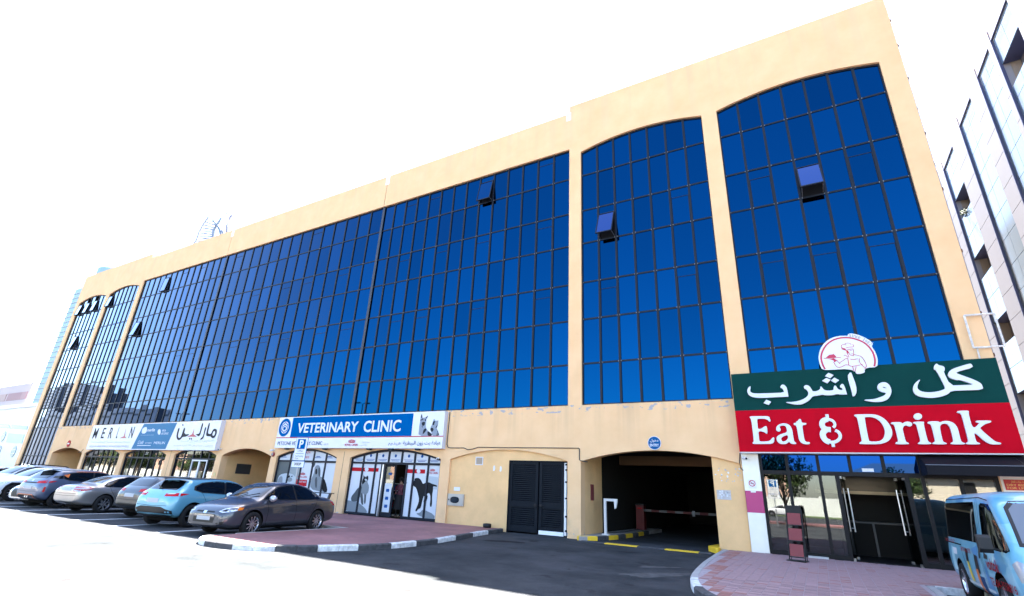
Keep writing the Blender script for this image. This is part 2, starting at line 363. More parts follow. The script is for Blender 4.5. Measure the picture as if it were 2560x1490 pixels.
def kerbrun(path, back, cols, h=.135, ground_=None, parent=None, mats=None):
    """kerb stones between path (road side) and back, cut at the lengths in cols = [(length, material)]"""
    L = [0.]
    for a, b in zip(path, path[1:]): L.append(L[-1] + (Vector(b) - Vector(a)).length)
    def at(p, s):
        s = min(max(s, 0), L[-1])
        for k in range(len(L) - 1):
            if s <= L[k + 1] + 1e-9:
                f = (s - L[k]) / max(L[k + 1] - L[k], 1e-9); return tuple(Vector(p[k]).lerp(Vector(p[k + 1]), f))
        return p[-1]
    s = 0
    for ln, mt in cols:
        n = max(1, round(ln / .55))
        for j in range(n):
            a, b = s + ln * j / n + .006, s + ln * (j + 1) / n - .006
            if a >= L[-1]: return
            b = min(b, L[-1]); K = 3
            fr = [at(path, a + (b - a) * k / K) for k in range(K + 1)]; bk = [at(back, a + (b - a) * k / K) for k in range(K + 1)]
            mb = MB(); hh = h + random.uniform(-.004, .004); i = 0
            ch = .025
            for k in range(K):
                f0, f1, c0, c1 = fr[k], fr[k + 1], bk[k], bk[k + 1]
                t0 = tuple(Vector(f0).lerp(Vector(c0), .2)); t1 = tuple(Vector(f1).lerp(Vector(c1), .2))
                mb.face([(*f0, -.02), (*f1, -.02), (*f1, hh - ch), (*f0, hh - ch)]); mb.face([(*f0, hh - ch), (*f1, hh - ch), (*t1, hh), (*t0, hh)]); mb.face([(*t0, hh), (*t1, hh), (*c1, hh), (*c0, hh)]); mb.face([(*c0, hh), (*c1, hh), (*c1, -.02), (*c0, -.02)])
            for p_, c_ in ((fr[0], bk[0]), (fr[-1], bk[-1])):
                t_ = tuple(Vector(p_).lerp(Vector(c_), .2)); mb.face([(*p_, -.02), (*p_, hh - ch), (*t_, hh), (*c_, hh), (*c_, -.02)])
            mb.build('kerb_stone', mt, parent, fix=True)
        s += ln
seq = [1.55, 1.45, 1.5, 1.3, 1.15, 1.0, 1.0, 1.0, .95, 1.0, 1.0, .9, 1.2]
kerbrun(E1, E2, [(l, KERBB if i % 2 == 0 else KERBW) for i, l in enumerate(seq)], parent=SW)
# plain kerb behind the parking bays
kp = [(-14.36, -9.62), (-14.52, -5.58), (-57, -5.58)]
kb = [(-14.25, -9.62), (-14.40, -5.45), (-57, -5.45)]
tag(MB().slab([(-14.19, -9.6), (-14.085, -9.6), (-14.205, -5.46), (-14.33, -5.46)], -.02, .13).slab([(-57, -5.6), (-14.33, -5.6), (-14.33, -5.46), (-57, -5.46)], -.02, .13).build('kerb', CONC), kind='structure')
# pavement in front of the restaurant: brick by brick
KR = [(-2.95, -.15), (-2.9, -2.6), (-2.8, -4.6), (-2.62, -6.6), (-2.45, -7.6), (-2.2, -8.5), (-1.8, -9.3), (-1.2, -9.9), (-.4, -10.3), (.6, -10.4)]
K1 = smooth_path(KR, 2); K2 = inset(K1, -.15)
PV = tag(MB().slab(K2 + [(1.65, -10.25), (1.65, -4.25), (9.0, -4.25), (9.0, -.02)], -.05, .1215).build('pavement', M('paver_joint', (.33, .27, .28), .9, noise=.2, nscale=8)), kind='structure')
kerbrun(K1, K2, [(7.2, CONC), (1.1, KERBW), (1.0, KERBB), (1.0, KERBW), (1.2, KERBB), (1.2, KERBW)], parent=PV, h=.13)
MB().slab([(1.66, -10.2), (1.8, -10.2), (1.8, -4.4), (1.66, -4.4)], -.02, .13).build('kerb_stone', CONC, PV)
for k in range(9): MB().slab([(1.82 + k * .8, -4.39), (2.61 + k * .8, -4.39), (2.61 + k * .8, -4.26), (1.82 + k * .8, -4.26)], -.02, .132).build('kerb_stone', KERBW, PV)
BRK = M('paver_brick', (.27, .165, .165), .75, noise=.12, nscale=9, rand=.24, bump=.25, bscale=60)
BRK2 = M('paver_brick_red', (.26, .105, .085), .75, noise=.14, nscale=9, rand=.14)
def kx(y):       # inner kerb line at y
    for a, b in zip(K2, K2[1:]):
        if b[1] <= y <= a[1]: return a[0] + (b[0] - a[0]) * (y - a[1]) / (b[1] - a[1])
    return -2.7
bx, by, gap = .205, .105, .008
bm_ = MB(); hx, hy = bx / 2 - gap / 2, by / 2 - gap / 2; c_ = .003
top = [(-hx + c_, -hy + c_, 0), (hx - c_, -hy + c_, 0), (hx - c_, hy - c_, 0), (-hx + c_, hy - c_, 0)]; lo = [(-hx, -hy, -c_), (hx, -hy, -c_), (hx, hy, -c_), (-hx, hy, -c_)]; bo = [(x, y, -.03) for x, y, z in lo]
bm_.face(top)
for k in range(4): l = (k + 1) % 4; bm_.face([lo[k], lo[l], top[l], top[k]]); bm_.face([bo[k], bo[l], lo[l], lo[k]])
BMESH = [bm_.mesh('brick', BRK), bm_.mesh('brick', BRK2)]
bricks = []
for i in range(60):
    x = -2.85 + i * bx
    for j in range(100):
        y = -.1 - j * by - (by / 2 if i % 2 else 0)
        if y < -10.1 or x - hx < kx(y) + .01 or (y < -4.2 and x + hx > 1.63) or x > 8.9: continue
        q = Vector((x, y - CAMY, .12 - CAMZ)); dep = q.dot(r2); u = 1280 + FPX * q.dot(r0) / dep; v = 745 + FPX * q.dot(r1) / dep
        vis = 0 < u < 2560 and v < 1495 and not (u > 2375 and x > 2.2)
        bricks.append((vis, -dep, x, y))
bricks.sort(reverse=True)
rest = [MB(), MB()]
for k, (vis, dd, x, y) in enumerate(bricks):
    edge = x - kx(y) < .42; s = 1 if (edge and random.random() < .6) or random.random() < .035 else 0
    z = .1265 + random.uniform(-.002, .002)
    if k < 300 and vis:
        o = link('brick', BMESH[s], PV); o.location = (x, y, z); o.rotation_euler = (random.gauss(0, .004), random.gauss(0, .004), random.gauss(0, .006))
    else:
        mb = rest[s]; n = len(mb.v); mb.v += [(a + x, b + y, c + z) for a, b, c in bm_.v]; mb.f += [tuple(q + n for q in f) for f in bm_.f]; mb.m += bm_.m
for s in (0, 1): tag(rest[s].build('brick', [BRK, BRK2][s], PV), kind='stuff')
# rumble strip in the garage mouth
for k, (x0, x1, mt) in enumerate(((-6.69, -5.55, KERBY), (-5.54, -4.64, KERBB), (-4.63, -3.58, KERBY), (-3.57, -3.2, KERBB), (-7.6, -6.70, KERBB))):
    MB().slab([(x0, -.82), (x1, -.82), (x1, -.55), (x0, -.55)], .001, .03).build('drain_strip', mt, g)

# worn dusty patch and tyre scuffs on the drive
DUST = M('dusty_asphalt', (.075, .073, .072), .9, noise=.45, nscale=4, spec=.1); SCUFF = M('tyre_scuff', (.012, .012, .013), .9, noise=.4, nscale=6, spec=.1)
def blot(cx, cy, rx, ry, rot, seed, mat, nm, z=.0015):
    rnd = random.Random(seed); pts = []
    for k in range(26):
        a = 2 * math.pi * k / 26; q = 1 + .35 * math.sin(3 * a + seed) * .5 + rnd.uniform(-.16, .16); x, y = rx * q * math.cos(a), ry * q * math.sin(a); pts.append((cx + x * math.cos(rot) - y * math.sin(rot), cy + x * math.sin(rot) + y * math.cos(rot)))
    MB().slab(pts, .0005, z).build(nm, mat, g)
blot(-3.35, -6.6, .95, .28, .9, 1, DUST, 'dust_patch'); blot(-3.7, -5.3, .5, .16, .7, 2, DUST, 'dust_patch'); blot(-9.2, -3.3, .7, .25, .4, 3, SCUFF, 'oil_stain'); blot(-8.6, -2.4, .18, .1, .2, 5, SCUFF, 'oil_stain'); blot(-5.2, -2.6, .35, .07, .3, 6, SCUFF, 'oil_stain')
# ================================================================== the ochre building
BLD = empty('office_building', (0, 0, 0), label='long ochre building with arched blue glass bays above a row of shops', cat='building')
ZR = [17.70, 15.99, 14.03, 12.30, 10.35, 8.62, 6.66, 4.93]
QZ = ZR + [2.47, .1]
YB = .42
wall = MB()
wb = wall.box
# parapet and top band
wall.archband(-62.83, -57.06, 17.33, 17.72, 20.40, 0, YB); wall.archband(-56.40, -50.77, 17.33, 17.72, 20.40, 0, YB)
wb(-63.60, -62.83, 0, YB, 0, 20.40); wb(-57.06, -56.40, 0, YB, 0, 20.40); wb(-50.77, -50.13, 0, YB, 4.93, 20.40)
for x0, x1 in ((-50.13, -37.53), (-37.49, -21.02), (-20.98, -8.44)): wb(x0, x1, 0, YB, 17.70, 19.95)
wb(-8.44, -7.84, 0, YB, 4.93, 20.40); wall.archband(-7.84, -2.15, 17.33, 17.72, 20.40, 0, YB); wb(-2.15, -1.53, 0, YB, 4.93, 20.40)
wall.archband(-1.53, 4.27, 17.33, 17.72, 20.40, 0, YB); wb(4.27, 4.93, 0, YB, 0, 20.40)
# ground floor arcade
OPEN = [(-56.40, -50.80), (-50.32, -44.60), (-43.90, -38.15), (-37.10, -32.28), (-31.70, -26.92), (-26.40, -21.52), (-20.53, -14.73), (-14.20, -8.45), (-7.89, -2.12)]
for a, b in OPEN: wall.archband(a, b, 2.76, 3.18, 4.93, 0, YB)
ends = [-56.40] + [e for ab in OPEN for e in ab][1:-1]
for (a, b), (c, d) in zip(OPEN, OPEN[1:]): wb(b, c, 0, YB, 0, 4.93)
wb(-2.12, 4.27, .10, YB, 3.14, 4.93)
WALL = wall.build('wall', STUCCO, BLD)
# hidden body behind the front
core = MB(); cb = core.box
cb(-63.60, 4.93, YB, 24, 19.3, 19.6); cb(-63.60, -63.2, YB, 24, 0, 19.3); cb(4.53, 4.93, YB, 24, 0, 19.3); cb(-63.2, 4.53, 23.6, 24, 0, 19.3)
cb(-57.0, -37, YB, 1.0, 4.4, 4.9); cb(-37, 4.5, YB, 1.0, 4.4, 4.9)
core.build('roof', STUCCO2, BLD)
rm = MB(); rb = rm.box
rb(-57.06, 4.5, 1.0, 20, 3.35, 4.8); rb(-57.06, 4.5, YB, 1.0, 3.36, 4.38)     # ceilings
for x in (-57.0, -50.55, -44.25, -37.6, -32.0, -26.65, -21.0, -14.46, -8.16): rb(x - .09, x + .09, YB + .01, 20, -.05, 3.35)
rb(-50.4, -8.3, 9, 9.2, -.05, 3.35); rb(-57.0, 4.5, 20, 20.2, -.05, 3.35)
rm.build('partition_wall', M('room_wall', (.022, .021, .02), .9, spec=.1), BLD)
# passages and garage ramp: ochre side walls, a darker end
for a, b, dp in ((-56.40, -50.80, 5.), (-31.70, -26.92, 6.), (-7.89, -3.07, 2.3)):
    MB().box(a - .05, a, YB, dp, 0, 3.34).build('passage_wall', STUCCO2, BLD)
    if b < -3.1: MB().box(b, b + .05, YB, dp, 0, 3.34).build('passage_wall', STUCCO2, BLD)
MB().box(-54.6, -50.8, 3.2, 3.3, 0, 3.34).build('passage_wall', STUCCO2, BLD); MB().box(-31.7, -26.9, 6, 6.1, 0, 3.34).build('passage_wall', STUCCO2, BLD)
MB().box(-8.0, -3.0, 5.0, 5.4, 2.93, 3.34).build('beam', M('beam_brown', (.16, .09, .045), .9), BLD)
INFS = []
inf = MB()          # blind arch and the pier inside the garage arch, set back
def infill(x0, x1, ax0, ax1, y, n=10):
    xs = [x0 + (x1 - x0) * k / n for k in range(n + 1)]
    for p, q in zip(xs, xs[1:]): inf.prism([(p, 0), (q, 0), (q, archz(q, ax0, ax1, 2.76, 3.18) - .002), (p, archz(p, ax0, ax1, 2.76, 3.18) - .002)], y, y + .2)
infill(-3.07, -2.12, -7.89, -2.12, .1); inf.build('arch_infill', STUCCO2, BLD); inf = MB(); infill(-14.2, -11.17, -14.2, -8.45, .1)
inf.prism([(-11.17, 2.76), (-8.45, 2.76)] + [p for p in reversed(arch(-14.2, -8.45, 2.758, 3.178, 40)) if p[0] > -11.17] + [(-11.17, archz(-11.17, -14.2, -8.45, 2.758, 3.178))], .1, .3)
inf.build('arch_infill', STUCCO2, BLD)
MB().box(-3.06, -2.15, .3, .6, 0, 3.3).build('pier', STUCCO2, BLD)
# expansion joints with a pale repair patch at the top
for x in (-37.51, -21.0):
    MB().box(x - .015, x + .015, .02, YB, 17.7, 19.9).build('expansion_joint', M('joint', (.12, .09, .06), .9), BLD)
    MB().box(x - .16, x + .16, -.004, -.001, 19.3, 19.94).build('repair_patch', WHITEPAINT, BLD)
MB().box(-8.62, -8.36, -.006, -.002, 19.5, 20.0).build('repair_patch', WHITEPAINT, BLD)
for x in (-37.6, -21.0): MB().box(x - .012, x + .012, -.003, .01, .14, 3.05).build('expansion_joint', M('joint', (.12, .09, .06), .9), BLD)
# ------------------------------------------------------------------ curtain walls
def ncol(a, b, n): return [a + (b - a) * k / n for k in range(n + 1)]
BAYS = [('R', ncol(-1.53, 4.27, 7), ZR, True), ('S', ncol(-7.84, -2.15, 7), ZR, True), ('A', ncol(-21.0, -8.44, 14), ZR, False), ('B', ncol(-37.51, -21.0, 15), ZR, False),
        ('C', ncol(-50.13, -37.51, 14), ZR, False), ('P', ncol(-56.40, -50.77, 7), ZR, True), ('Q', ncol(-62.83, -57.06, 7), QZ, True)]
YG = .13
def unproj(x, z): q = Vector((x, YG - CAMY, z - CAMZ)); d = q.dot(r2); return (1280 + FPX * q.dot(r0) / d, 745 + FPX * q.dot(r1) / d)
SASH = {('R', 3, 2): .44, ('S', 1, 2): .36, ('A', 8, 0): .20, ('C', 4, 0): .09, ('C', 1, 2): .18, ('P', 0, 0): .14, ('Q', 0, 0): .13, ('Q', 2, 0): .13, ('Q', 4, 0): .13, ('Q', 2, 2): .18}
SASHLINE = {('R', 1, 0), ('R', 3, 0), ('R', 5, 0), ('R', 1, 2), ('R', 5, 2), ('R', 1, 4), ('R', 3, 4), ('R', 5, 4), ('S', 1, 0), ('S', 5, 0), ('S', 5, 2), ('S', 1, 4), ('S', 5, 4),
            ('A', 2, 0), ('A', 4, 0), ('A', 12, 0), ('A', 2, 2), ('A', 5, 2), ('A', 8, 2), ('A', 12, 2), ('A', 2, 4), ('A', 4, 4), ('A', 8, 4), ('A', 12, 4), ('B', 4, 2), ('B', 7, 2), ('B', 9, 2), ('B', 12, 2), ('B', 3, 4), ('B', 6, 4), ('B', 8, 4), ('B', 11, 4), ('B', 13, 4),
            ('B', 1, 0), ('B', 9, 0), ('C', 7, 0), ('C', 10, 0), ('C', 11, 2), ('C', 6, 4), ('C', 10, 4), ('C', 12, 4), ('P', 4, 2), ('Q', 4, 2), ('P', 3, 4)}
panes = []
for nm, xs, zs, arched in BAYS:
    fr = MB(); mw_ = .044
    a0, a1 = xs[0], xs[-1]
    def ztop(x): return archz(x, a0, a1, 17.33, 17.72) if arched else zs[0]
    for i, x in enumerate(xs):
        e = mw_ if 0 < i < len(xs) - 1 else .05
        xa = x if i == 0 else x - e; xb = x if i == len(xs) - 1 else x + e
        if nm in 'AB' and i == 0 or nm in 'BC' and i == len(xs) - 1: e = .07; xa, xb = (x, x + .05) if i == 0 else (x - .05, x)
        fr.box(xa, xb, YG - .045, YG + .06, zs[-1], ztop(x) - .03)
    for j, z in enumerate(zs):
        if j == 0:
            if arched:
                P = arch(a0, a1, 17.33, 17.72, 21)
                for (p, q), (r_, s_) in zip(P, P[1:]): fr.prism([(p, q - .075), (r_, s_ - .075), (r_, s_ - .002), (p, q - .002)], YG - .03, YG + .06)
            else: fr.box(a0, a1, YG - .03, YG + .06, z - .075, z - .002)
        else:
            for x0, x1 in zip(xs, xs[1:]): fr.box(x0 + .03, x1 - .03, YG - .025, YG + .05, (z if j == len(zs) - 1 else z - .035), (z + .06 if j == len(zs) - 1 else z + .035), 0)
    for i, x in enumerate(xs):      # little bright fixing clips where the bars meet
        for j, z in enumerate(zs[1:-1]):
            for s in (-1, 1):
                if (i == 0 and s < 0) or (i == len(xs) - 1 and s > 0): continue
                fr.box(x + s * .045 - .012 + s * .012, x + s * .045 + .012 + s * .012, YG - .036, YG - .026, z - .025, z + .025, 1)
            if j in (2, 4) and nm in 'RSAB': fr.box(x - .03, x + .03, YG - .038, YG - .033, z - 1.14 * .35 - .9, z - 1.14 * .35 - .84, 1)
    FRM = fr.build('curtain_frame', [FRAME, CLIP], BLD)
    for i in range(len(xs) - 1):
        for j in range(len(zs) - 1):
            x0, x1, z1, z0 = xs[i], xs[i + 1], zs[j], zs[j + 1]
            u0 = unproj(x0, z0); u1 = unproj(x1, z1); u2 = unproj(x1, z0); area = abs((u2[0] - u0[0]) * (u1[1] - u2[1])); hid = (nm == 'R' and j == 6)
            panes.append((0 if hid else area, nm, i, j, x0, x1, z0, z1, FRM, arched and j == 0, a0, a1))
panes.sort(key=lambda p: -p[0])
PM = {}; far = {}
for k, (ar, nm, i, j, x0, x1, z0, z1, FRM, top_, a0, a1) in enumerate(panes):
    sash = SASH.get((nm, i, j)); zz1 = z1
    if top_:
        zz1 = 17.33
    if sash is not None:
        zt = z1 - .44 if not top_ else z1 - .62
        MB().box(x0 + .03, x1 - .03, YG + .02, YG + .6, z0 + .03, zt).build('window_recess', DARKROOM, BLD)
        # hinged sash leaning out
        hgt = zt - z0 - .04; wd = x1 - x0 - .10
        mb = MB(); mb.box(-wd / 2, wd / 2, -.012, 0, -hgt, 0, 0); 
        for b_ in ((-wd / 2 - .02, wd / 2 + .02, -hgt - .03, -hgt + .02), (-wd / 2 - .02, wd / 2 + .02, -.03, .01)): mb.box(b_[0], b_[1], -.03, .02, b_[2], b_[3], 1)
        for s in (-1, 1): mb.box(s * (wd / 2 + .001) - .02, s * (wd / 2 + .001) + .02, -.028, .018, -hgt + .021, -.031, 1)
        o = mb.build('window_sash', [BLUEGLASS if nm == 'A' else SASHGLASS, FRAME], BLD); o.location = ((x0 + x1) / 2, YG - .07, zt - .01); o.rotation_euler = (-sash, 0, 0)
        st = MB()
        yb_ = YG - .07 - math.sin(sash) * hgt; zb_ = zt - math.cos(sash) * hgt
        for s in (-1, 1): st.tube([((x0 + x1) / 2 + s * (wd / 2 - .03), YG, z0 + .08), ((x0 + x1) / 2 + s * (wd / 2 - .03), yb_ + .03, zb_ + .03)], .012, 5)
        st.build('stay_arm', CLIP, BLD)
        # the fixed light above it
        if top_: continue
        MB().box(x0 + .03, x1 - .03, YG - .005, YG + .005, zt + .02, z1 - .03).build('pane', BLUEGLASS, FRM)
        continue
    if top_:
        n = 4; P = [(x0 + (x1 - x0) * q / n, archz(x0 + (x1 - x0) * q / n, a0, a1, 17.33, 17.72) - .03) for q in range(n + 1)]
        me_ = MB().prism([(x0, z0), (x1, z0)] + P[::-1], YG, YG + .012)
        if k < 296: me_.build('pane', BLUEGLASS, FRM)
        else:
            mb = far.setdefault(nm, (FRM, MB()))[1]; n = len(mb.v); mb.v += me_.v; mb.f += [tuple(q + n for q in f) for f in me_.f]; mb.m += me_.m
        continue
    if k < 296:
        key = (round(x1 - x0, 3), round(z1 - z0, 3))
        if key not in PM: PM[key] = MB().box(-(x1 - x0) / 2, (x1 - x0) / 2, 0, .012, -(z1 - z0) / 2, (z1 - z0) / 2).mesh('pane', BLUEGLASS)
        o = link('pane', PM[key], FRM); o.location = ((x0 + x1) / 2, YG, (z0 + z1) / 2); o.rotation_euler = (random.gauss(0, .0022), 0, random.gauss(0, .0022))
    else:
        mb = far.setdefault(nm, (FRM, MB()))[1]; t1, t2 = random.gauss(0, .002), random.gauss(0, .002)
        mb.face([(x0, YG - t1 + t2, z0), (x1, YG + t1 + t2, z0), (x1, YG + t1 - t2, z1), (x0, YG - t1 - t2, z1)])
    if (nm, i, j) in SASHLINE:
        zt = z1 - .44; mb = MB(); mb.box(x0 + .05, x1 - .05, YG - .012, YG - .003, zt - .012, zt + .012)
        for xx in (x0 + .055, x1 - .055): mb.box(xx - .014, xx + .014, YG - .0115, YG - .0035, z0 + .06, zt - .013)
        mb.build('sash_trim', FRAME, FRM)
for nm, (FRM, mb) in far.items(): tag(mb.build('pane', BLUEGLASS, FRM), kind='stuff')
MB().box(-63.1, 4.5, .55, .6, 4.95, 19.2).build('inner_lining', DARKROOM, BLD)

for x in (-37.51, -21.0):      # wide pressed joint cover where two glazing sections meet
    MB().box(x - .085, x + .085, YG - .075, YG - .046, 4.95, 17.66).build('joint_cover', M('joint_grey', (.035, .038, .05), .5, spec=.3), BLD)
# ================================================================== ground floor shopfronts
zc_, zv, zm, ze, zw = Zm(1080, 1000, 1900, 2455), Zm(560, 1000, 1160, 2200), Zm(200, 1030, 580, 2520), Zm(1780, 800, 2560, 2335), Zm(1780, 1110, 2560, 2520)
FILM = M('window_film', (.52, .55, .60), .5, spec=.25); FILMD = M('window_film_dark', (.06, .078, .085), .4, spec=.25); FILMG = M('window_film_grey', (.22, .26, .28), .4, spec=.25)
REDP = M('print_red', (.40, .004, .012), .6, spec=.15); BLUEP = M('print_blue', (.005, .07, .26), .6, spec=.15); GREYP = M('print_grey', (.19, .215, .235), .6, spec=.15); DARKP = M('print_dark', (.008, .009, .011), .6, spec=.15); MIDP = M('print_mid', (.07, .082, .09), .6, spec=.15); PALEP = M('print_pale', (.38, .43, .47), .6, spec=.15)
NAVYP = M('print_navy', (.012, .05, .14), .6, spec=.15)
SILVER = M('brushed_metal', (.6, .6, .62), .3, .9)
def shopfront(x0, x1, tops, lows, z0, yg=.16, skip=None, mats=None, tmats=None, zt=2.53):
    """arched shop window: frame with bars at tops (over the transom) and lows (under it), each light its own pane"""
    fr = MB(); P = arch(x0, x1, 2.76, 3.18, 24); e = .05
    for (a, b), (c, d) in zip(P, P[1:]): fr.prism([(a, b - .1), (c, d - .1), (c, d - .002), (a, b - .002)], yg - .05, yg + .07)
    fr.box(x0 + .002, x0 + .10, yg - .048, yg + .07, z0, 2.72); fr.box(x1 - .10, x1 - .002, yg - .048, yg + .07, z0, 2.72)
    lo_, hi_ = (skip or (1e3, 1e3))
    fr.box(x0 + .1, x1 - .1, yg - .045, yg + .06, zt - .05, zt + .05)
    for x in tops: fr.box(x - e, x + e, yg - .04, yg + .06, zt + .05, archz(x, x0, x1, 2.76, 3.18) - .09)
    for x in lows: fr.box(x - e, x + e, yg - .04, yg + .06, z0, zt - .05)
    for a, b in ((x0 + .1, min(lo_, x1 - .1)), (hi_, x1 - .1)):
        if b > a: fr.box(a, b, yg - .038, yg + .06, z0, z0 + .10)
    F = fr.build('shopfront_frame', FRAME, BLD)
    xs = [x0 + .08] + list(tops) + [x1 - .08]
    for k, (a, b) in enumerate(zip(xs, xs[1:])):
        n = 4; Q = [(a + (b - a) * q / n, archz(a + (b - a) * q / n, x0, x1, 2.76, 3.18) - .06) for q in range(n + 1)]
        MB().prism([(a, zt), (b, zt)] + Q[::-1], yg, yg + .01).build('pane', (tmats or {}).get(k, SHOPGLASS if not tmats else FILM), F)
    xs = [x0 + .08] + list(lows) + [x1 - .08]
    for k, (a, b) in enumerate(zip(xs, xs[1:])):
        if a >= lo_ - .05 and b <= hi_ + .05: continue
        MB().box(a, b, yg, yg + .01, z0 + .05, zt).build('pane', (mats or {}).get(k, SHOPGLASS), F)
    return F
shopfront(-50.32, -44.60, [-49.22, -48.47, -47.58, -46.80, -46.04, -45.29], [-49.22, -48.47, -47.58, -46.80, -46.04, -45.29], .14)
shopfront(-43.90, -38.15, [-42.92, -42.15, -41.39, -40.48, -39.64, -38.85], [-42.92, -42.15, -41.39, -40.48, -39.64, -38.85], .14)
F3 = shopfront(-37.10, -32.28, [-36.09, -35.09, -34.20, -33.26], [-36.09, -35.10, -33.24], .14, skip=(-35.10, -33.24))
text('shop_number', '37', (-41.15, 2.72, -40.75, 2.9), .10, WHITEPAINT, F3)
def dooor(x0, x1, z1, mat, y=.15, wd=.09):
    fr = MB(); fr.box(x0, x0 + wd, y - .04, y + .04, .14, z1); fr.box(x1 - wd, x1, y - .04, y + .04, .14, z1); fr.box(x0 + wd, x1 - wd, y - .04, y + .04, z1 - wd, z1); xm = (x0 + x1) / 2
    fr.box(xm - wd * .8, xm + wd * .8, y - .045, y + .035, .14, z1 - wd); fr.box(x0 + wd, xm - wd * .8, y - .04, y + .04, .14, .30); fr.box(xm + wd * .8, x1 - wd, y - .04, y + .04, .14, .30)
    D = fr.build('door', mat, BLD)
    for a, b in ((x0 + wd, xm - wd * .8), (xm + wd * .8, x1 - wd)): MB().box(a, b, y, y + .01, .28, z1 - wd).build('pane', SHOPGLASS, D)
    for s in (-1, 1): MB().tube([(xm + s * .16, y - .05, .9), (xm + s * .16, y - .11, .93), (xm + s * .16, y - .11, 1.35), (xm + s * .16, y - .05, 1.38)], .016, 6).build('handle', WHITEPAINT, D)
dooor(-35.05, -33.29, 2.48, WHITEPAINT)
# veterinary clinic: window and entrance
shopfront(-26.40, -21.52, [-25.32, -24.32, -23.44, -22.46], [-25.32, -24.35, -23.44, -22.46], .14, mats={0: FILMD, 1: FILMG, 2: FILM, 3: FILM, 4: FILM}, tmats={9: FILM})
shopfront(-20.53, -14.73, [-19.69, -18.84, -18.01, -17.17, -16.36, -15.51], [-19.69, -18.84, -18.40, -16.80, -16.36, -15.51], .14, skip=(-18.40, -16.80), mats={0: FILM, 1: FILM, 2: FILM, 4: FILM, 5: FILM, 6: FILM}, tmats={9: FILM})
YP = .155
z7, z8 = Zm(860, 1150, 1120, 2244), Zm(670, 1110, 860, 1991)
CL = empty('clinic_window_prints', (0, 0, 0), label='printed pet pictures with red bands stuck on the veterinary clinic glass', cat='window print')
def pr(name, z, pts, mat, k=0, sm=1, y=None): return outline(name, [chaikin(z.fs(pts, YP), sm)], YP - .0035 - .0006 * k, .0005, mat, CL)
pr('shadow_print', z7, [(20, 860), (160, 880), (280, 900), (420, 1000), (500, 1100), (480, 1160), (20, 1130)], GREYP, 0)
pr('shadow_print', z7, [(1540, 1150), (1640, 1140), (1700, 1060), (1960, 1180), (1940, 1300), (1700, 1240)], GREYP, 0)
pr('wall_print', z7, [(1760, 340), (2030, 370), (2005, 640), (1750, 600)], PALEP, 0, 0)
pr('red_band', z7, [(118, 155), (752, 175), (742, 255), (108, 235)], REDP, 1, 0); pr('red_band', z7, [(1330, 195), (1755, 205), (1745, 292), (1322, 280)], REDP, 1, 0)
for cx, cy in ((490, 202), (1610, 242)): pr('badge', z7, [(cx + 42 * math.cos(a * .52), cy + 46 * math.sin(a * .52)) for a in range(12)], FILM, 2)
pr('cat_print', z7, [(420, 310), (450, 370), (520, 320), (530, 420), (500, 470), (545, 560), (525, 700), (480, 740), (470, 940), (430, 940), (440, 760), (400, 700), (420, 970), (370, 960), (350, 760), (300, 900), (160, 900), (150, 800), (230, 700), (300, 620), (380, 540), (390, 500), (385, 470), (410, 400)], GREYP, 1)
pr('cat_back', z7, [(160, 900), (150, 800), (230, 700), (300, 600), (400, 540), (360, 740), (300, 890)], MIDP, 2); pr('cat_leg', z7, [(350, 740), (400, 690), (425, 965), (375, 965)], MIDP, 3); pr('cat_leg', z7, [(440, 750), (478, 740), (468, 940), (430, 945)], MIDP, 3)
pr('cat_face', z7, [(390, 500), (405, 410), (435, 385), (425, 320), (470, 390), (525, 325), (528, 420), (480, 445), (440, 490), (405, 528)], DARKP, 3)
pr('cat_blaze', z7, [(470, 400), (500, 420), (480, 460), (440, 420)], PALEP, 4)
pr('dog_print', z7, [(1470, 480), (1530, 440), (1515, 410), (1560, 385), (1620, 388), (1670, 440), (1700, 520), (1760, 490), (1830, 475), (1890, 510), (2010, 545), (2010, 582), (1920, 562), (1925, 640), (1900, 760), (1897, 1010), (1850, 1005), (1870, 800), (1840, 700), (1780, 740), (1815, 790), (1760, 930), (1708, 925), (1740, 790), (1720, 770), (1690, 880), (1655, 1045), (1605, 1050), (1560, 1120), (1535, 1090), (1580, 1000), (1625, 860), (1600, 740), (1560, 600), (1500, 560), (1470, 520)], DARKP, 2)
pr('bird_print', z7, [(1300, 450), (1370, 480), (1350, 520), (1295, 535)], GREYP, 2)
def crown(z, cx, cy, s, k, host, y):
    mb = MB()
    for a in range(-3, 4): x = cx + a * 15 * s; yy = cy + abs(a) * 5 * s; mb.prism(z.fs([(x - 5 * s, yy - 26 * s), (x + 5 * s, yy - 26 * s), (x + 4 * s, yy + 10 * s), (x - 4 * s, yy + 10 * s)], y), y - .0045, y - .004)
    mb.prism(z.fs([(cx - 40 * s, cy + 12 * s), (cx + 40 * s, cy + 12 * s), (cx + 34 * s, cy + 26 * s), (cx - 34 * s, cy + 26 * s)], y), y - .0046, y - .004)
    return mb.build('crown_mark', REDP, host)
crown(z7, 1912, 215, 1.0, 0, CL, YP); text('lettering', 'ROYAL CANIN', zbox(z7, (1790, 298), (2025, 258), YP), YP - .005, REDP, CL, .0005, bold=.01)
pr('red_band', z8, [(742, 925), (1025, 940), (1005, 1110), (718, 1095)], REDP, 1, 0); crown(z8, 915, 775, 1.2, 0, CL, YP)
text('lettering', 'ROYAL CANIN', zbox(z8, (778, 880), (1022, 838), YP), YP - .005, REDP, CL, .0005, bold=.01); text('lettering', 'UNIQUE NEEDS', zbox(z8, (770, 1010), (1000, 970), YP), YP - .006, FILM, CL, .0005, bold=.01)
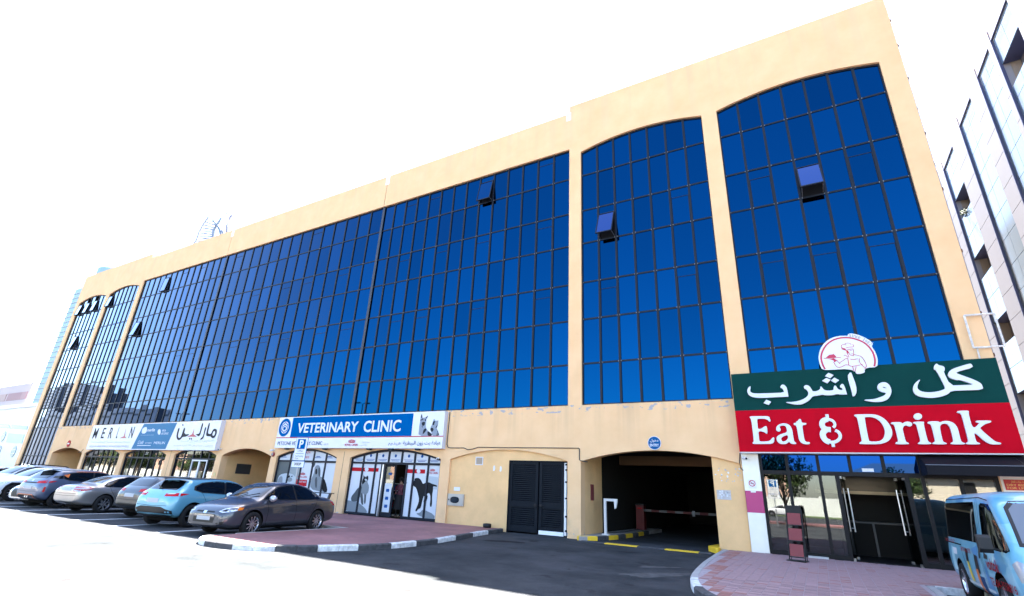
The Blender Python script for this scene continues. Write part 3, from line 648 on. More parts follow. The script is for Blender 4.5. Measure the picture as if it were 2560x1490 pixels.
pr('cat_bed', z8, [(235, 1060), (270, 850), (380, 770), (640, 770), (740, 900), (735, 1060)], PALEP, 1); pr('bed_inside', z8, [(245, 1060), (280, 870), (380, 830), (385, 960), (370, 1060)], GREYP, 2)
pr('cat_ear', z8, [(555, 795), (585, 870), (515, 895)], DARKP, 3, 0); pr('cat_ear', z8, [(660, 825), (625, 870), (600, 845)], DARKP, 3, 0); pr('cat_fur', z8, [(520, 900), (620, 870), (640, 960), (560, 1000), (480, 960)], GREYP, 2)
pr('dog_print', z8, [(1225, 610), (1290, 545), (1360, 570), (1378, 700), (1350, 850), (1450, 880), (1530, 1050), (1565, 1260), (1330, 1240), (1110, 1180), (1120, 950), (1190, 800), (1215, 700)], GREYP, 1)
pr('dog_shade', z8, [(1430, 870), (1510, 970), (1570, 1270), (1430, 1260), (1390, 1000)], DARKP, 2); pr('dog_muzzle', z8, [(1240, 660), (1290, 640), (1295, 780), (1240, 810)], DARKP, 2); pr('dog_ear', z8, [(1320, 600), (1380, 640), (1370, 860), (1320, 850)], MIDP, 2); pr('dog_fur', z8, [(1230, 880), (1300, 860), (1280, 1180), (1230, 1120)], MIDP, 2)
pr('hand_print', z8, [(1130, 470), (1250, 470), (1230, 560), (1180, 630), (1160, 580)], MIDP, 2)
text('lettering', 'HEALTH', zbox(z8, (935, 250), (1112, 190), YP), YP - .005, REDP, CL, .0005); text('lettering', 'INSIDE', zbox(z8, (915, 372), (1085, 318), YP), YP - .005, REDP, CL, .0005)
for (a, b, c, d), mt in (((640, 355, 740, 330), BLUEP), ((1230, 365, 1405, 320), BLUEP), ((320, 350, 500, 300), BLUEP), ((1525, 370, 1705, 320), BLUEP)):
    q = zbox(z8, (a, b), (c, d), YP); MB().box(q[0], q[2], YP - .005, YP - .0045, q[1], q[1] + (q[3] - q[1]) * .3).box(q[0] + .1, q[2] - .1, YP - .005, YP - .0045, q[1] + (q[3] - q[1]) * .6, q[3]).build('caption_line', PALEP if 0 else BLUEP, CL)
for x in (-20.05, -19.25, -18.42, -17.6, -16.76, -15.95, -15.2):
    MB().box(x - .22, x + .22, YP - .005, YP - .0045, 2.63, 2.655).box(x - .28, x + .28, YP - .005, YP - .0045, 2.69, 2.712).build('caption_line', BLUEP, CL)
    if -19.5 < x < -15.5: MB().prism([(x + .08 * math.cos(a * 1.05), 2.88 + .08 * math.sin(a * 1.05)) for a in range(6)], YP - .005, YP - .0045).build('pictogram', BLUEP, CL)
# entrance: sliding leaf pushed half open, pale jamb, dark room behind
D = MB().box(-18.36, -18.28, .12, .24, .14, 2.47).build('door_jamb', SILVER, BLD)
lf = MB(); lf.box(-18.27, -18.20, .25, .31, .14, 2.46); lf.box(-17.66, -17.58, .25, .31, .14, 2.46); lf.box(-18.20, -17.66, .25, .31, .14, .32); lf.box(-18.20, -17.66, .25, .31, 2.38, 2.46)
LF = lf.build('sliding_door', FRAME, BLD); MB().box(-18.2, -17.66, .27, .28, .32, 2.38).build('pane', SHOPGLASS, LF)
MB().box(-18.17, -17.72, .262, .266, .34, 1.62).build('door_poster', FILM, LF)
for z in (.6, .95, 1.3): MB().prism([(-17.95 + .11 * math.cos(a * .785), z + .11 * math.sin(a * .785) * (1 if a % 2 else .6)) for a in range(8)], .256, .261).build('poster_pictogram', BLUEP, LF)
MB().box(-18.02, -17.82, .256, .261, 2.0, 2.1).build('poster_pictogram', BLUEP, LF)
# ------------------------------------------------------------------ things seen through the clinic door
def shelf(x, y, rz=0):
    t = empty('display_rack', (x, y, .13), rz, label='white display rack with red packs inside the clinic doorway', cat='rack')
    MB().box(-.3, .3, -.2, .2, 0, .08).box(-.3, -.27, -.2, .2, .08, 1.5).box(.27, .3, -.2, .2, .08, 1.5).build('frame', WHITEPAINT, t)
    for z in (.35, .75, 1.15, 1.47): MB().box(-.27, .27, -.2, .2, z, z + .03).build('shelf', WHITEPAINT, t)
    for k, z in enumerate((.38, .78, 1.18)):
        for q in range(3): MB().box(-.24 + q * .17, -.1 + q * .17, -.15, .1, z, z + .24 - .04 * (q % 2)).build('pack', [REDP, FILM, BLUEP][(k + q) % 3], t)
shelf(-18.45, 1.5, .5)
SHOPLAMP = M('lamp_glow', (1, .97, .9), emit=6)
lp = tag(MB().box(-17.4, -16.9, 2.1, 2.25, 3.2, 3.3).build('ceiling_lamp', SHOPLAMP), 'small lit ceiling lamp inside the clinic doorway', 'lamp')
# ------------------------------------------------------------------ louvred service gate in the blind arch
NAVY = M('navy_steel', (.0016, .004, .008), .7, noise=.1, nscale=3, spec=.2)
for s, (x0, x1) in enumerate(((-11.13, -9.80), (-9.74, -8.66))):
    fr = MB(); fr.box(x0, x0 + .12, .14, .24, .06, 2.72); fr.box(x1 - .12, x1, .14, .24, .06, 2.72); fr.box(x0 + .12, x1 - .12, .14, .24, 2.62, 2.72); fr.box(x0 + .12, x1 - .12, .14, .24, .06, .26); fr.box(x0 + .12, x1 - .12, .14, .24, .98, 1.16)
    G = fr.build('gate_leaf', NAVY, BLD); lv = MB()
    for a, b in ((.26, .98), (1.16, 2.62)):
        z = a
        while z < b - .02: lv.prism([(0, 0)] * 0 or [(x0 + .12, z), (x1 - .12, z), (x1 - .12, z + .045), (x0 + .12, z + .045)], .16, .19); lv.face([(x0 + .12, .16, z + .045), (x1 - .12, .16, z + .045), (x1 - .12, .225, z + .075), (x0 + .12, .225, z + .075)]); z += .075
    tag(lv.build('louvre', NAVY, G), kind='stuff')
    xx = x1 - .09 if s == 0 else x0 + .09; MB().box(xx - .05, xx + .05, .10, .14, 1.02, 1.12).tube([(xx - .08, .09, 1.07), (xx + .12, .09, 1.07)], .015, 6).build('handle', BLACK, G)
gf = MB(); gf.box(-11.17, -11.13, .1, .25, 0, 2.76); gf.box(-8.49, -8.452, .1, .25, 0, 2.76); gf.box(-11.13, -8.49, .1, .25, 2.72, 2.76); gf.build('gate_frame', NAVY, BLD)
ws = MB(); ws.box(-8.655, -8.56, .16, .22, .06, 2.70); ws.box(-9.72, -8.66, .125, .139, .03, .17); ws.build('gate_plate', M('bare_white', (.75, .76, .78), .6, noise=.06), BLD)
for z in (.2, .7, 1.35, 1.95, 2.4, 2.6): MB().box(-8.60, -8.48, .12, .158, z, z + .06).build('gate_hinge', NAVY, BLD)
MB().box(-11.1, -8.5, .4, .45, 0, 2.75).build('gate_backing', DARKROOM, BLD)
# ------------------------------------------------------------------ restaurant front
sf = MB(); yg = .05; z0 = .13
for x in (-1.54, -.77, .09, .55, 2.27, 2.63, 3.46, 4.22): sf.box(x - .045 - (.02 if x in (.55, 2.27) else 0), x + .045, yg - .05, yg + .09, z0, 2.46 if x in (.55, 2.27) else 3.12)
for a, b in ((-1.5, .5), (2.3, 4.2)): sf.box(a, b, yg - .045, yg + .085, z0, z0 + .12)
sf.box(-1.5, 4.2, yg - .046, yg + .085, 2.46, 2.58); sf.box(-1.5, 4.2, yg - .046, yg + .085, 3.06, 3.13)
SF = sf.build('shopfront_frame', M('black_frame', (.004, .004, .005), .5, spec=.2), BLD)
BLUE2 = glossmix('blue_transom_glass', (.004, .03, .14), (.95, .97, 1), 1.5, f0=.03)
for a, b in ((-1.5, .05), (.13, .93), (.93, 1.77), (1.77, 2.6), (2.66, 3.43), (3.49, 4.2)): MB().box(a, b, yg, yg + .01, 2.57, 3.07).build('pane', BLUE2, SF)
for x in (.93, 1.77): MB().box(x - .045, x + .045, yg - .052, yg + .09, 2.58, 3.06).build('bar', MATS['black_frame'], SF)
for a, b in ((-1.5, -.81), (-.73, .05), (.13, .5), (2.31, 2.59), (2.67, 3.42), (3.5, 4.18)): MB().box(a, b, yg, yg + .01, z0 + .1, 2.47).build('pane', SHOPGLASS, SF)
q = zbox(zw, (1215, 222), (1305, 198), 0); MB().box(q[0], q[2], yg - .012, yg - .006, q[1], q[3]).build('notice', WHITEPAINT, SF)
# two glass door leaves standing open inwards
for s, x in ((1, .62), (-1, 2.20)):
    t = MB().box(-.005, .005, 0, .78, .04, 2.28).build('door_leaf', SHOPGLASS, BLD); t.location = (x, .12, .13); t.rotation_euler = (0, 0, R(-10 * s))
    for yy in (.0, .7): MB().box(-.03, .03, yy, yy + .12, -.02, .06).box(-.03, .03, yy, yy + .12, 2.26, 2.34).build('patch_fitting', SILVER, t)
    for xx in (-.06, .06): MB().tube([(xx, .66, .75), (xx, .66, 2.0)], .02, 8).build('handle', SILVER, t)
    for z in (.85, 1.9): MB().tube([(-.06, .66, z), (.06, .66, z)], .012, 6).build('handle_bolt', SILVER, t)
for z0_, z1_ in ((.0, 1.27), (1.93, 3.12)): MB().box(-2.10, -1.59, -.03, .09, z0_, z1_).build('cladding_panel', M('cream_panel', (.72, .70, .62), .35, noise=.04), BLD)
MB().box(-2.10, -1.59, -.031, .09, 1.272, 1.928).build('cladding_panel', M('magenta_panel', (.36, .008, .12), .35), BLD)
MB().box(4.30, 4.92, -.012, -.001, .13, 3.1).build('cladding_panel', MATS['cream_panel'], BLD)
# inside the restaurant
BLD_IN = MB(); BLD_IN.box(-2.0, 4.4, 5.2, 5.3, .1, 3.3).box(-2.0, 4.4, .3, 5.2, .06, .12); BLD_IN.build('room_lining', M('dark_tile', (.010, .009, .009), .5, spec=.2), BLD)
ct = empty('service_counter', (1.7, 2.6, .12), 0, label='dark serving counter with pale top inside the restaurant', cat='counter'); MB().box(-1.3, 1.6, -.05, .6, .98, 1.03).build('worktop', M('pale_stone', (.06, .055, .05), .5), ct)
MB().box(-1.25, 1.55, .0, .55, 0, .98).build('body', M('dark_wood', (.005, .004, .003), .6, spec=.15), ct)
for x in (-1.2, -.3, .6, 1.5): MB().box(x - .03, x + .03, -.03, 0, 0, .98).build('leg', MATS['pale_stone'], ct)
hd = empty('extractor_hood', (1.5, 3.6, 2.05), 0, label='long stainless steel extractor hood over the restaurant kitchen', cat='hood'); MB().prism([(-1.6, 0), (2.2, 0), (2.2, .55), (-1.6, .55)], -.5, .5).build('canopy', M('dull_hood', (.08, .07, .055), .35, .8), hd); MB().box(-1.62, 2.22, -.53, -.5, -.04, .06).build('lip', M('hood_lip', (.35, .28, .18), .4, .5), hd)
# ================================================================== signs
BRIGHTW = M('letter_white', (.62, .63, .68), .6, spec=.2); GREEN = M('sign_green', (.0008, .036, .032), .7, spec=.08, noise=.06, nscale=1.5); RED = M('sign_red', (.42, .0008, .011), .7, spec=.06, noise=.06, nscale=1.5)
ES = empty('restaurant_sign', (0, 0, 0), label='large green and red fascia sign with raised white serif and Arabic letters', cat='sign')
YS = -.40
a, b = ze.f(148, 403, YS), ze.f(2335, 995, YS); xl, xr = -2.09, 4.86; zs_ = 4.45
MB().box(xl, xr, YS, 0, zs_, 5.71).build('green_panel', GREEN, ES); MB().box(xl, xr, YS - .001, 0, 3.12, zs_).build('red_panel', RED, ES)
MB().box(xl, xr, YS + .02, .09, 3.085, 3.118).build('trim', WHITEPAINT, ES)
YL = YS - .07
def letter(z, loops, sm=2, nm='letter'): return outline(nm, [chaikin(z.fs(l, YL), sm) for l in loops], YS - .036, .068, BRIGHTW, ES, bevel=.002)
zA, zB, zC, zD = Zm(1840, 1010, 2200, 2520), Zm(2110, 1010, 2550, 2520), Zm(1840, 890, 2260, 2520), Zm(2240, 890, 2520, 2520)
def ell(cx, cy, rx, ry, n=14): return [(cx + rx * math.cos(2 * math.pi * k / n), cy + ry * math.sin(2 * math.pi * k / n)) for k in range(n)]
letter(zA, [[(238, 232), (250, 216), (400, 214), (575, 212), (592, 255), (606, 298), (582, 308), (555, 275), (500, 255), (385, 256), (366, 270), (372, 350), (380, 438), (440, 436), (490, 400), (518, 385), (538, 395), (550, 510), (530, 520), (495, 490), (445, 476), (386, 476), (395, 560), (405, 640), (420, 658), (545, 656), (600, 640), (640, 585), (672, 585), (660, 697), (480, 698), (305, 698), (288, 685), (300, 668), (315, 650), (292, 460), (268, 270)]])
letter(zA, [[(700, 440), (715, 385), (770, 350), (840, 337), (910, 350), (960, 395), (985, 460), (1010, 640), (1030, 665), (1055, 680), (1050, 700), (990, 700), (950, 685), (930, 655), (890, 690), (840, 702), (770, 695), (722, 655), (708, 600), (725, 560), (790, 525), (898, 497), (885, 420), (865, 382), (830, 372), (785, 378), (755, 400), (780, 430), (775, 470), (745, 482), (712, 470)], [(905, 535), (830, 560), (790, 590), (788, 620), (805, 650), (835, 660), (880, 640), (915, 600)]])
letter(zA, [[(1008, 345), (1020, 333), (1060, 328), (1053, 310), (1085, 295), (1105, 262), (1125, 262), (1140, 280), (1148, 330), (1225, 332), (1232, 350), (1215, 363), (1155, 367), (1172, 480), (1190, 600), (1210, 650), (1240, 668), (1285, 665), (1295, 685), (1270, 703), (1215, 705), (1150, 685), (1110, 640), (1095, 590), (1060, 370), (1015, 366)]])
strokes('letter', [smooth_path(zA.fs(p, YL)) for p in ([(1700, 408), (1730, 385), (1730, 335), (1690, 285), (1615, 265), (1540, 280)], [(1600, 266), (1530, 285), (1502, 335), (1515, 400), (1570, 440), (1660, 448)], [(1580, 446), (1520, 490), (1516, 560), (1570, 640), (1640, 666)], [(1600, 656), (1680, 670), (1750, 660), (1815, 610), (1830, 550), (1800, 490), (1735, 458)], [(1590, 180), (1606, 270)], [(1690, 665), (1707, 750)])], [.075, .15, .16, .085, .085, .085], YS - .068, .068, BRIGHTW, ES)
letter(zB, [[(142, 165), (155, 150), (280, 148), (400, 146), (490, 160), (580, 210), (650, 290), (690, 380), (692, 440), (660, 510), (590, 555), (490, 575), (360, 574), (235, 573), (218, 560), (235, 545), (258, 535), (250, 490), (195, 210), (180, 185)], [(292, 195), (305, 185), (400, 183), (480, 215), (545, 275), (585, 360), (590, 420), (570, 490), (520, 530), (460, 540), (370, 538), (352, 520)]])
letter(zB, [[(672, 270), (690, 262), (820, 258), (830, 285), (870, 258), (920, 250), (965, 265), (978, 290), (965, 315), (930, 322), (895, 302), (860, 310), (838, 350), (845, 390), (880, 530), (900, 548), (930, 560), (925, 575), (750, 575), (735, 562), (750, 548), (778, 540), (770, 490), (728, 320), (715, 290), (680, 285)]])
letter(zB, [[(985, 268), (1005, 255), (1140, 252), (1148, 265), (1140, 290), (1195, 520), (1215, 545), (1255, 560), (1245, 575), (1070, 575), (1058, 562), (1075, 548), (1095, 540), (1090, 490), (1040, 300), (1025, 285)]]); letter(zB, [ell(1058, 178, 60, 46)], 1)
letter(zB, [[(1197, 265), (1215, 250), (1350, 246), (1370, 265), (1430, 242), (1500, 243), (1570, 270), (1615, 320), (1635, 370), (1670, 520), (1690, 548), (1737, 562), (1732, 577), (1540, 577), (1525, 565), (1545, 550), (1570, 540), (1560, 480), (1525, 340), (1490, 290), (1440, 275), (1390, 290), (1368, 330), (1410, 520), (1425, 545), (1475, 562), (1468, 576), (1280, 576), (1265, 562), (1285, 548), (1308, 535), (1300, 490), (1255, 310), (1235, 285), (1205, 280)]])
letter(zB, [[(1618, 112), (1640, 98), (1780, 93), (1786, 115), (1785, 150), (1845, 370), (1955, 265), (1905, 265), (1885, 250), (1900, 238), (2095, 236), (2112, 250), (2095, 265), (2020, 285), (1960, 330), (1942, 352), (2140, 520), (2185, 545), (2245, 555), (2252, 570), (2235, 578), (2065, 578), (1880, 410), (1862, 425), (1890, 530), (1910, 550), (1950, 562), (1945, 577), (1760, 577), (1745, 562), (1765, 550), (1782, 535), (1775, 490), (1695, 180), (1675, 135), (1630, 125)]])
letter(zC, [[(220, 455), (207, 520), (225, 548), (290, 565), (500, 558), (725, 550), (710, 505), (690, 480), (660, 470), (690, 425), (730, 435), (765, 480), (785, 608), (785, 608), (600, 617), (380, 628), (270, 622), (195, 590), (168, 540), (175, 490), (205, 455)]], 1); letter(zC, [[(455, 655), (525, 685), (488, 732), (415, 705)]], 0)
letter(zC, [[(730, 690), (870, 690), (990, 660), (1070, 610), (1090, 560), (1070, 510), (1008, 470), (1045, 430), (1100, 450), (1140, 510), (1148, 530), (1200, 530), (1260, 505), (1268, 450), (1290, 470), (1320, 510), (1390, 522), (1470, 510), (1462, 470), (1488, 432), (1530, 500), (1570, 512), (1600, 508), (1595, 480), (1552, 460), (1590, 410), (1625, 440), (1665, 575), (1665, 575), (1560, 578), (1525, 566), (1440, 588), (1340, 588), (1290, 575), (1240, 592), (1148, 600), (1120, 640), (1060, 690), (980, 725), (900, 728), (820, 715)]], 1)
for l in ([(1385, 252), (1462, 285), (1415, 330), (1338, 300)], [(1355, 330), (1418, 353), (1370, 408), (1293, 370)], [(1475, 325), (1545, 362), (1490, 405), (1424, 367)]): letter(zC, [l], 0)
letter(zC, [[(1720, 232), (1750, 300), (1800, 440), (1810, 540), (1785, 590), (1760, 605), (1750, 600), (1735, 520), (1668, 305)]], 1)
letter(zC, [[(1922, 655), (2060, 650), (2160, 620), (2230, 590), (2265, 552), (2180, 540), (2130, 505), (2118, 460), (2140, 415), (2195, 393), (2250, 395), (2300, 430), (2330, 500), (2330, 560), (2290, 640), (2210, 680), (2130, 690), (2040, 685), (1940, 668)], [(2190, 465), (2215, 457), (2245, 470), (2262, 486), (2215, 480)]])
letter(zD, [[(545, 535), (500, 610), (478, 690), (490, 745), (560, 795), (680, 818), (830, 815), (980, 790), (1110, 740), (1105, 690), (1060, 600), (905, 310), (855, 305), (860, 220), (905, 168), (935, 180), (960, 208), (1040, 222), (1095, 250), (1095, 335), (1060, 335), (1220, 665), (1490, 655), (1760, 645), (1650, 600), (1420, 530), (1385, 545), (1215, 490), (1175, 440), (1180, 380), (1230, 315), (1340, 265), (1500, 215), (1650, 172), (1700, 180), (1735, 255), (1450, 330), (1330, 378), (1500, 440), (1750, 530), (1880, 595), (1935, 645), (1965, 755), (1600, 768), (1240, 780), (1180, 850), (1030, 910), (860, 940), (690, 938), (520, 910), (420, 850), (385, 770), (390, 690), (430, 610), (520, 535)]], 1)
# round chef emblem on top of the sign
CE = empty('chef_emblem', (0, 0, 0), label='round white emblem with a red line drawing of a chef above the green panel', cat='emblem')
zE = Zm(2020, 820, 2220, 2257); YE = YS - .06; CRIM = M('emblem_red', (.42, .004, .045), .4)
outline('disc', [chaikin(zE.fs([(410, 1185), (340, 1050), (297, 880), (305, 720), (370, 540), (490, 390), (640, 290), (830, 228), (1030, 215), (1118, 222), (1122, 190), (1160, 155), (1250, 155), (1400, 185), (1560, 250), (1700, 320), (1800, 400), (1835, 450), (1790, 510), (1880, 640), (1950, 800), (1970, 930), (1955, 1105), (1670, 1115), (1590, 1180), (1610, 1250), (1480, 1290), (1360, 1290), (1340, 1220), (1280, 1215), (1260, 1180), (1040, 1155), (950, 1160), (700, 1175)], YE), 1)], YE + .027, .055, M('emblem_white', (.66, .66, .68), .5), CE)
strokes('ring', [smooth_path(zE.fs([(480, 1160), (410, 1030), (370, 880), (372, 760), (430, 600), (550, 440), (720, 330), (900, 280), (1080, 268), (1260, 290), (1430, 340), (1600, 420), (1740, 550), (1840, 700), (1890, 880), (1890, 980), (1870, 1080)], YE), 1)], .05, YE - .004, .003, CRIM, CE)
CHEF = [[(1060, 590), (960, 560), (930, 520), (960, 470), (1050, 460), (1080, 490)], [(1040, 440), (1110, 420), (1180, 430), (1220, 470)], [(1250, 465), (1290, 480), (1290, 510), (1260, 540)], [(1070, 560), (1160, 540), (1260, 535)], [(1080, 625), (1180, 600), (1270, 590)], [(1270, 590), (1290, 680), (1285, 760)], [(1120, 640), (1160, 720), (1190, 770), (1270, 770)], [(1080, 660), (1130, 760), (1160, 830)], [(1285, 760), (1270, 800)],
        [(1290, 745), (1400, 775), (1500, 800), (1580, 900), (1640, 1020), (1650, 1090), (1600, 1150)], [(1120, 850), (1050, 870), (990, 920), (890, 980), (900, 1020)], [(800, 900), (890, 1000)], [(720, 960), (770, 1050), (830, 1110), (890, 1115), (970, 1090), (1050, 1040), (1130, 1040), (1220, 1085)], [(1230, 1085), (1470, 1045)], [(1260, 1090), (1290, 1210)], [(1450, 860), (1440, 930), (1480, 1010), (1600, 1120)], [(1120, 860), (1140, 960), (1150, 1050)], [(1190, 880), (1280, 895), (1400, 870)], [(440, 860), (930, 828)], [(1190, 640), (1230, 640)], [(1230, 720), (1260, 720)], [(1010, 780), (1060, 760), (1090, 800), (1130, 830)], [(1360, 1090), (1330, 1220)]]
tag(strokes('chef_line', [smooth_path(zE.fs(p, YE), 1) for p in CHEF], .017, YE - .004, .002, CRIM, CE), kind='stuff')
for k, p in enumerate(([(935, 540), (950, 600), (1040, 635), (1090, 650), (1060, 590), (980, 580)], [(1095, 620), (1130, 660), (1165, 705), (1130, 720), (1085, 660)], [(500, 835), (560, 790), (600, 755), (720, 740), (735, 705), (738, 750), (800, 800), (780, 825), (600, 845)], [(540, 870), (650, 870), (720, 850), (770, 880), (810, 930), (740, 970), (720, 920), (640, 890)], [(1470, 1010), (1560, 1035), (1500, 1045)])):
    outline('chef_fill', [zE.fs(p, YE)], YE - .003 - .001 * k, .001, CRIM, CE)
for k, ch in enumerate('since 1982'):      # lettering bent round the tab
    if ch == ' ': continue
    f = k / 9; x = 1190 + 570 * f; yv = 218 + 60 * f + 175 * f * f; c = zE.f(x, yv, YE); ang = -.15 - .75 * f; h = .085
    def place(p, c=c, ang=ang): return (c[0] + p[0] * math.cos(ang) - p[2] * math.sin(ang), p[1], c[1] + p[0] * math.sin(ang) + p[2] * math.cos(ang))
    text('letter', ch, (-.028, -.04, .028, .05) if ch not in 'i1' else (-.01, -.04, .012, .06), YE - .004, M('emblem_grey', (.2, .18, .19), .5), CE, .002, frame=place)
# ------------------------------------------------------------------ clinic sign
VS = empty('clinic_sign', (0, 0, 0), label='long white and blue box sign reading Veterinary Clinic with a dog and cat', cat='sign')
YV = -.25
bl, tr = zv.f(462, 437, YV), Zm(960, 1030, 1120, 2347).f(2240, 30, YV); VX0, VX1, VZ0, VZ1 = bl[0], tr[0], 3.20, 4.88
MB().box(VX0, VX1, YV, -.001, VZ0, VZ1).build('box', SIGNWHITE, VS)
MB().prism(zv.fs([(637, 162), (1740, 121), (1716, 330), (605, 341)], YV), YV - .006, YV - .003).build('blue_field', M('sign_blue', (.0002, .088, .285), .8, spec=.0), VS)
MB().prism(zv.fs([(482, 343), (2012, 328), (2011, 335), (481, 350)], YV), YV - .008, YV - .004).build('red_line', REDP, VS)
YT = YV - .010
text('lettering', 'VETERINARY', zbox(zv, (668, 302), (1240, 196), YV), YT, BRIGHTW, VS, .004, bold=.022); text('lettering', 'CLINIC', zbox(zv, (1275, 296), (1630, 180), YV), YT, BRIGHTW, VS, .004, bold=.022)
text('lettering', 'PETZONE VETERINARY CLINIC', zbox(zv, (490, 413), (905, 378), YV), YT, NAVYP, VS, .004); text('lettering', 'L.L.C.', zbox(zv, (917, 413), (962, 395), YV), YT, GREYP, VS, .004)
crown(zv, 1172, 376, .62, 0, VS, YV - .005); text('lettering', 'ROYAL CANIN', zbox(zv, (1107, 421), (1228, 400), YV), YT, REDP, VS, .004, bold=.01); text('lettering', 'Veterinary\npartner', zbox(zv, (1258, 424), (1342, 376), YV), YT, M('print_faint', (.55, .57, .62), .4), VS, .003)
zG = Zm(960, 1030, 1120, 2347)
text('lettering', '\u0639\u064a\u0627\u062f\u0629 \u0628\u062a \u0632\u0648\u0646 \u0627\u0644\u0628\u064a\u0637\u0631\u064a\u0629', zbox(zG, (690, 1235), (2085, 1050), YV), YT, NAVYP, VS, .004, bold=.004)
text('lettering', '\u0634.\u0630.\u0645.\u0645', zbox(zG, (155, 1240), (612, 1095), YV), YT, NAVYP, VS, .004)
c0 = zv.f(558, 252, YV); rr = .5
def circ(r, a0=0, a1=360, n=28): return [(c0[0] + r * math.cos(R(a0 + (a1 - a0) * k / n)), c0[1] + r * math.sin(R(a0 + (a1 - a0) * k / n))) for k in range(n + 1)]
outline('logo', [circ(.50)[:-1], circ(.33)[:-1]], YV - .006, .004, MATS['sign_blue'], VS); outline('logo', [circ(.31, 30, 390, 6)[:-1], circ(.25, 30, 390, 6)[:-1]], YV - .006, .004, MATS['sign_blue'], VS)
outline('paw', [[(c0[0] + .12 * math.cos(k * .63), c0[1] - .06 + .09 * math.sin(k * .63)) for k in range(10)]], YV - .006, .003, MATS['sign_blue'], VS)
for ax, az in ((-.12, .05), (-.04, .11), (.05, .11), (.12, .05)): outline('paw', [[(c0[0] + ax + .035 * math.cos(k * .8), c0[1] + az + .045 * math.sin(k * .8)) for k in range(8)]], YV - .006, .003, MATS['sign_blue'], VS)
def vp(name, pts, mat, k=0): outline(name, [chaikin(zG.fs(pts, YV), 1)], YV - .004 - .0008 * k, .0006, mat, VS)
INK = M('ink', (.010, .012, .017), .6, spec=.2); INK2 = M('ink_light', (.22, .25, .30), .6, spec=.2)
vp('dog_print', [(1340, 230), (1360, 100), (1380, 65), (1415, 130), (1425, 215), (1470, 205), (1530, 200), (1620, 115), (1610, 200), (1555, 270), (1550, 350), (1530, 520), (1570, 650), (1750, 790), (1760, 880), (1260, 880), (1285, 640), (1300, 470), (1330, 330)], INK2, 0)
for p in ([(1345, 220), (1378, 75), (1395, 150), (1380, 230)], [(1530, 200), (1622, 118), (1590, 170), (1550, 250)], [(1380, 380), (1510, 350), (1500, 470), (1440, 520), (1390, 470)], [(1330, 280), (1390, 250), (1380, 320), (1340, 330)], [(1400, 240), (1440, 230), (1450, 300), (1410, 310)], [(1490, 270), (1545, 260), (1550, 330), (1500, 320)], [(1590, 680), (1750, 800), (1755, 880), (1600, 880)], [(1450, 640), (1550, 590), (1560, 680), (1420, 830), (1420, 780)], [(1380, 480), (1420, 520), (1410, 600)]): vp('dog_ink', p, INK, 1)
vp('cat_print', [(1800, 330), (1840, 230), (1880, 320), (1950, 320), (2000, 300), (1990, 400), (1960, 540), (1930, 590), (1990, 720), (2040, 880), (1750, 880), (1740, 740), (1690, 640), (1710, 560), (1770, 440)], INK2, 0)
for p in ([(1770, 470), (1810, 340), (1890, 330), (1850, 420), (1830, 490)], [(1690, 650), (1740, 560), (1830, 620), (1800, 700), (1750, 740)], [(1890, 570), (1980, 440), (1985, 380), (1960, 540), (1900, 600)], [(1930, 610), (1990, 720), (2035, 880), (1990, 850), (1960, 700)], [(1920, 880), (1960, 740), (1970, 880)]): vp('cat_ink', p, INK, 1)
# ------------------------------------------------------------------ electronics shop sign
MS = empty('electronics_shop_sign', (0, 0, 0), label='long white box sign with slanted teal panel and dark English and Arabic lettering', cat='sign')
YM = -.3; zH = Zm(430, 1045, 570, 2282)
x0_, x1_ = zm.f(165, 420, YM)[0], zH.f(1880, 700, YM)[0]
MB().box(x0_, x1_, YM, -.001, 3.03, 4.86).build('box', SIGNWHITE, MS)
MB().prism(zm.fs([(1062, 198), (1613, 178), (1417, 614), (850, 612)], YM), YM - .006, YM - .003).build('teal_field', M('sign_teal', (.035, .15, .27), .6, spec=.2), MS)
YT = YM - .009; GREYINK = M('sign_ink', (.016, .015, .02), .6, spec=.2)
for ch, bl, tr in (('M', (190, 441), (325, 268)), ('E', (330, 437), (447, 262)), ('R', (447, 437), (572, 258)), ('L', (583, 435), (672, 252)), ('N', (790, 434), (922, 241))):
    q = zbox(zm, bl, tr, YM); q = (q[0] + .1, q[1], q[2] - .02, q[3]); text('letter', ch, q, YT, GREYINK, MS, .004, bold=.01)
MB().prism(zm.fs([(762, 275), (745, 400), (768, 432), (658, 435), (728, 400)], YM), YT, YT + .003).build('letter', M('sign_crimson', (.35, .02, .04), .4), MS)
text('lettering', 'Technology Innovation Magic', zbox(zm, (175, 520), (845, 478), YM), YT, M('faint_grey', (.52, .58, .58), .5), MS, .003); text('lettering', 'MERLIN DIGITAL GENERAL TRADING LLC  SOFT IMAGES SYSTEMS COMPUTERS LLC', zbox(zm, (150, 582), (820, 555), YM), YT, M('faint_lilac', (.42, .42, .58), .5), MS, .003)
def ar(l, m_, hole=None): outline('letter', [chaikin(zH.fs(l, YM), 1)] + ([chaikin(zH.fs(hole, YM), 2)] if hole else []), YT, .003, m_, MS)
ar([(1500, 200), (1560, 200), (1465, 600), (1490, 645), (1600, 645), (1640, 530), (1700, 450), (1770, 430), (1830, 470), (1840, 560), (1800, 700), (1740, 800), (1660, 830), (1600, 790), (1585, 750), (1420, 745), (1395, 700), (1400, 620)], GREYINK, [(1740, 520), (1690, 560), (1655, 650), (1650, 700), (1690, 735), (1740, 690), (1770, 590)])
ar([(1350, 375), (1410, 375), (1330, 650), (1290, 800), (1230, 870), (1150, 895), (1170, 830), (1240, 780), (1280, 700)], GREYINK); ar([(1230, 210), (1290, 210), (1190, 560), (1150, 690), (1085, 755), (950, 655), (1070, 650), (1110, 630), (1140, 560)], GREYINK)
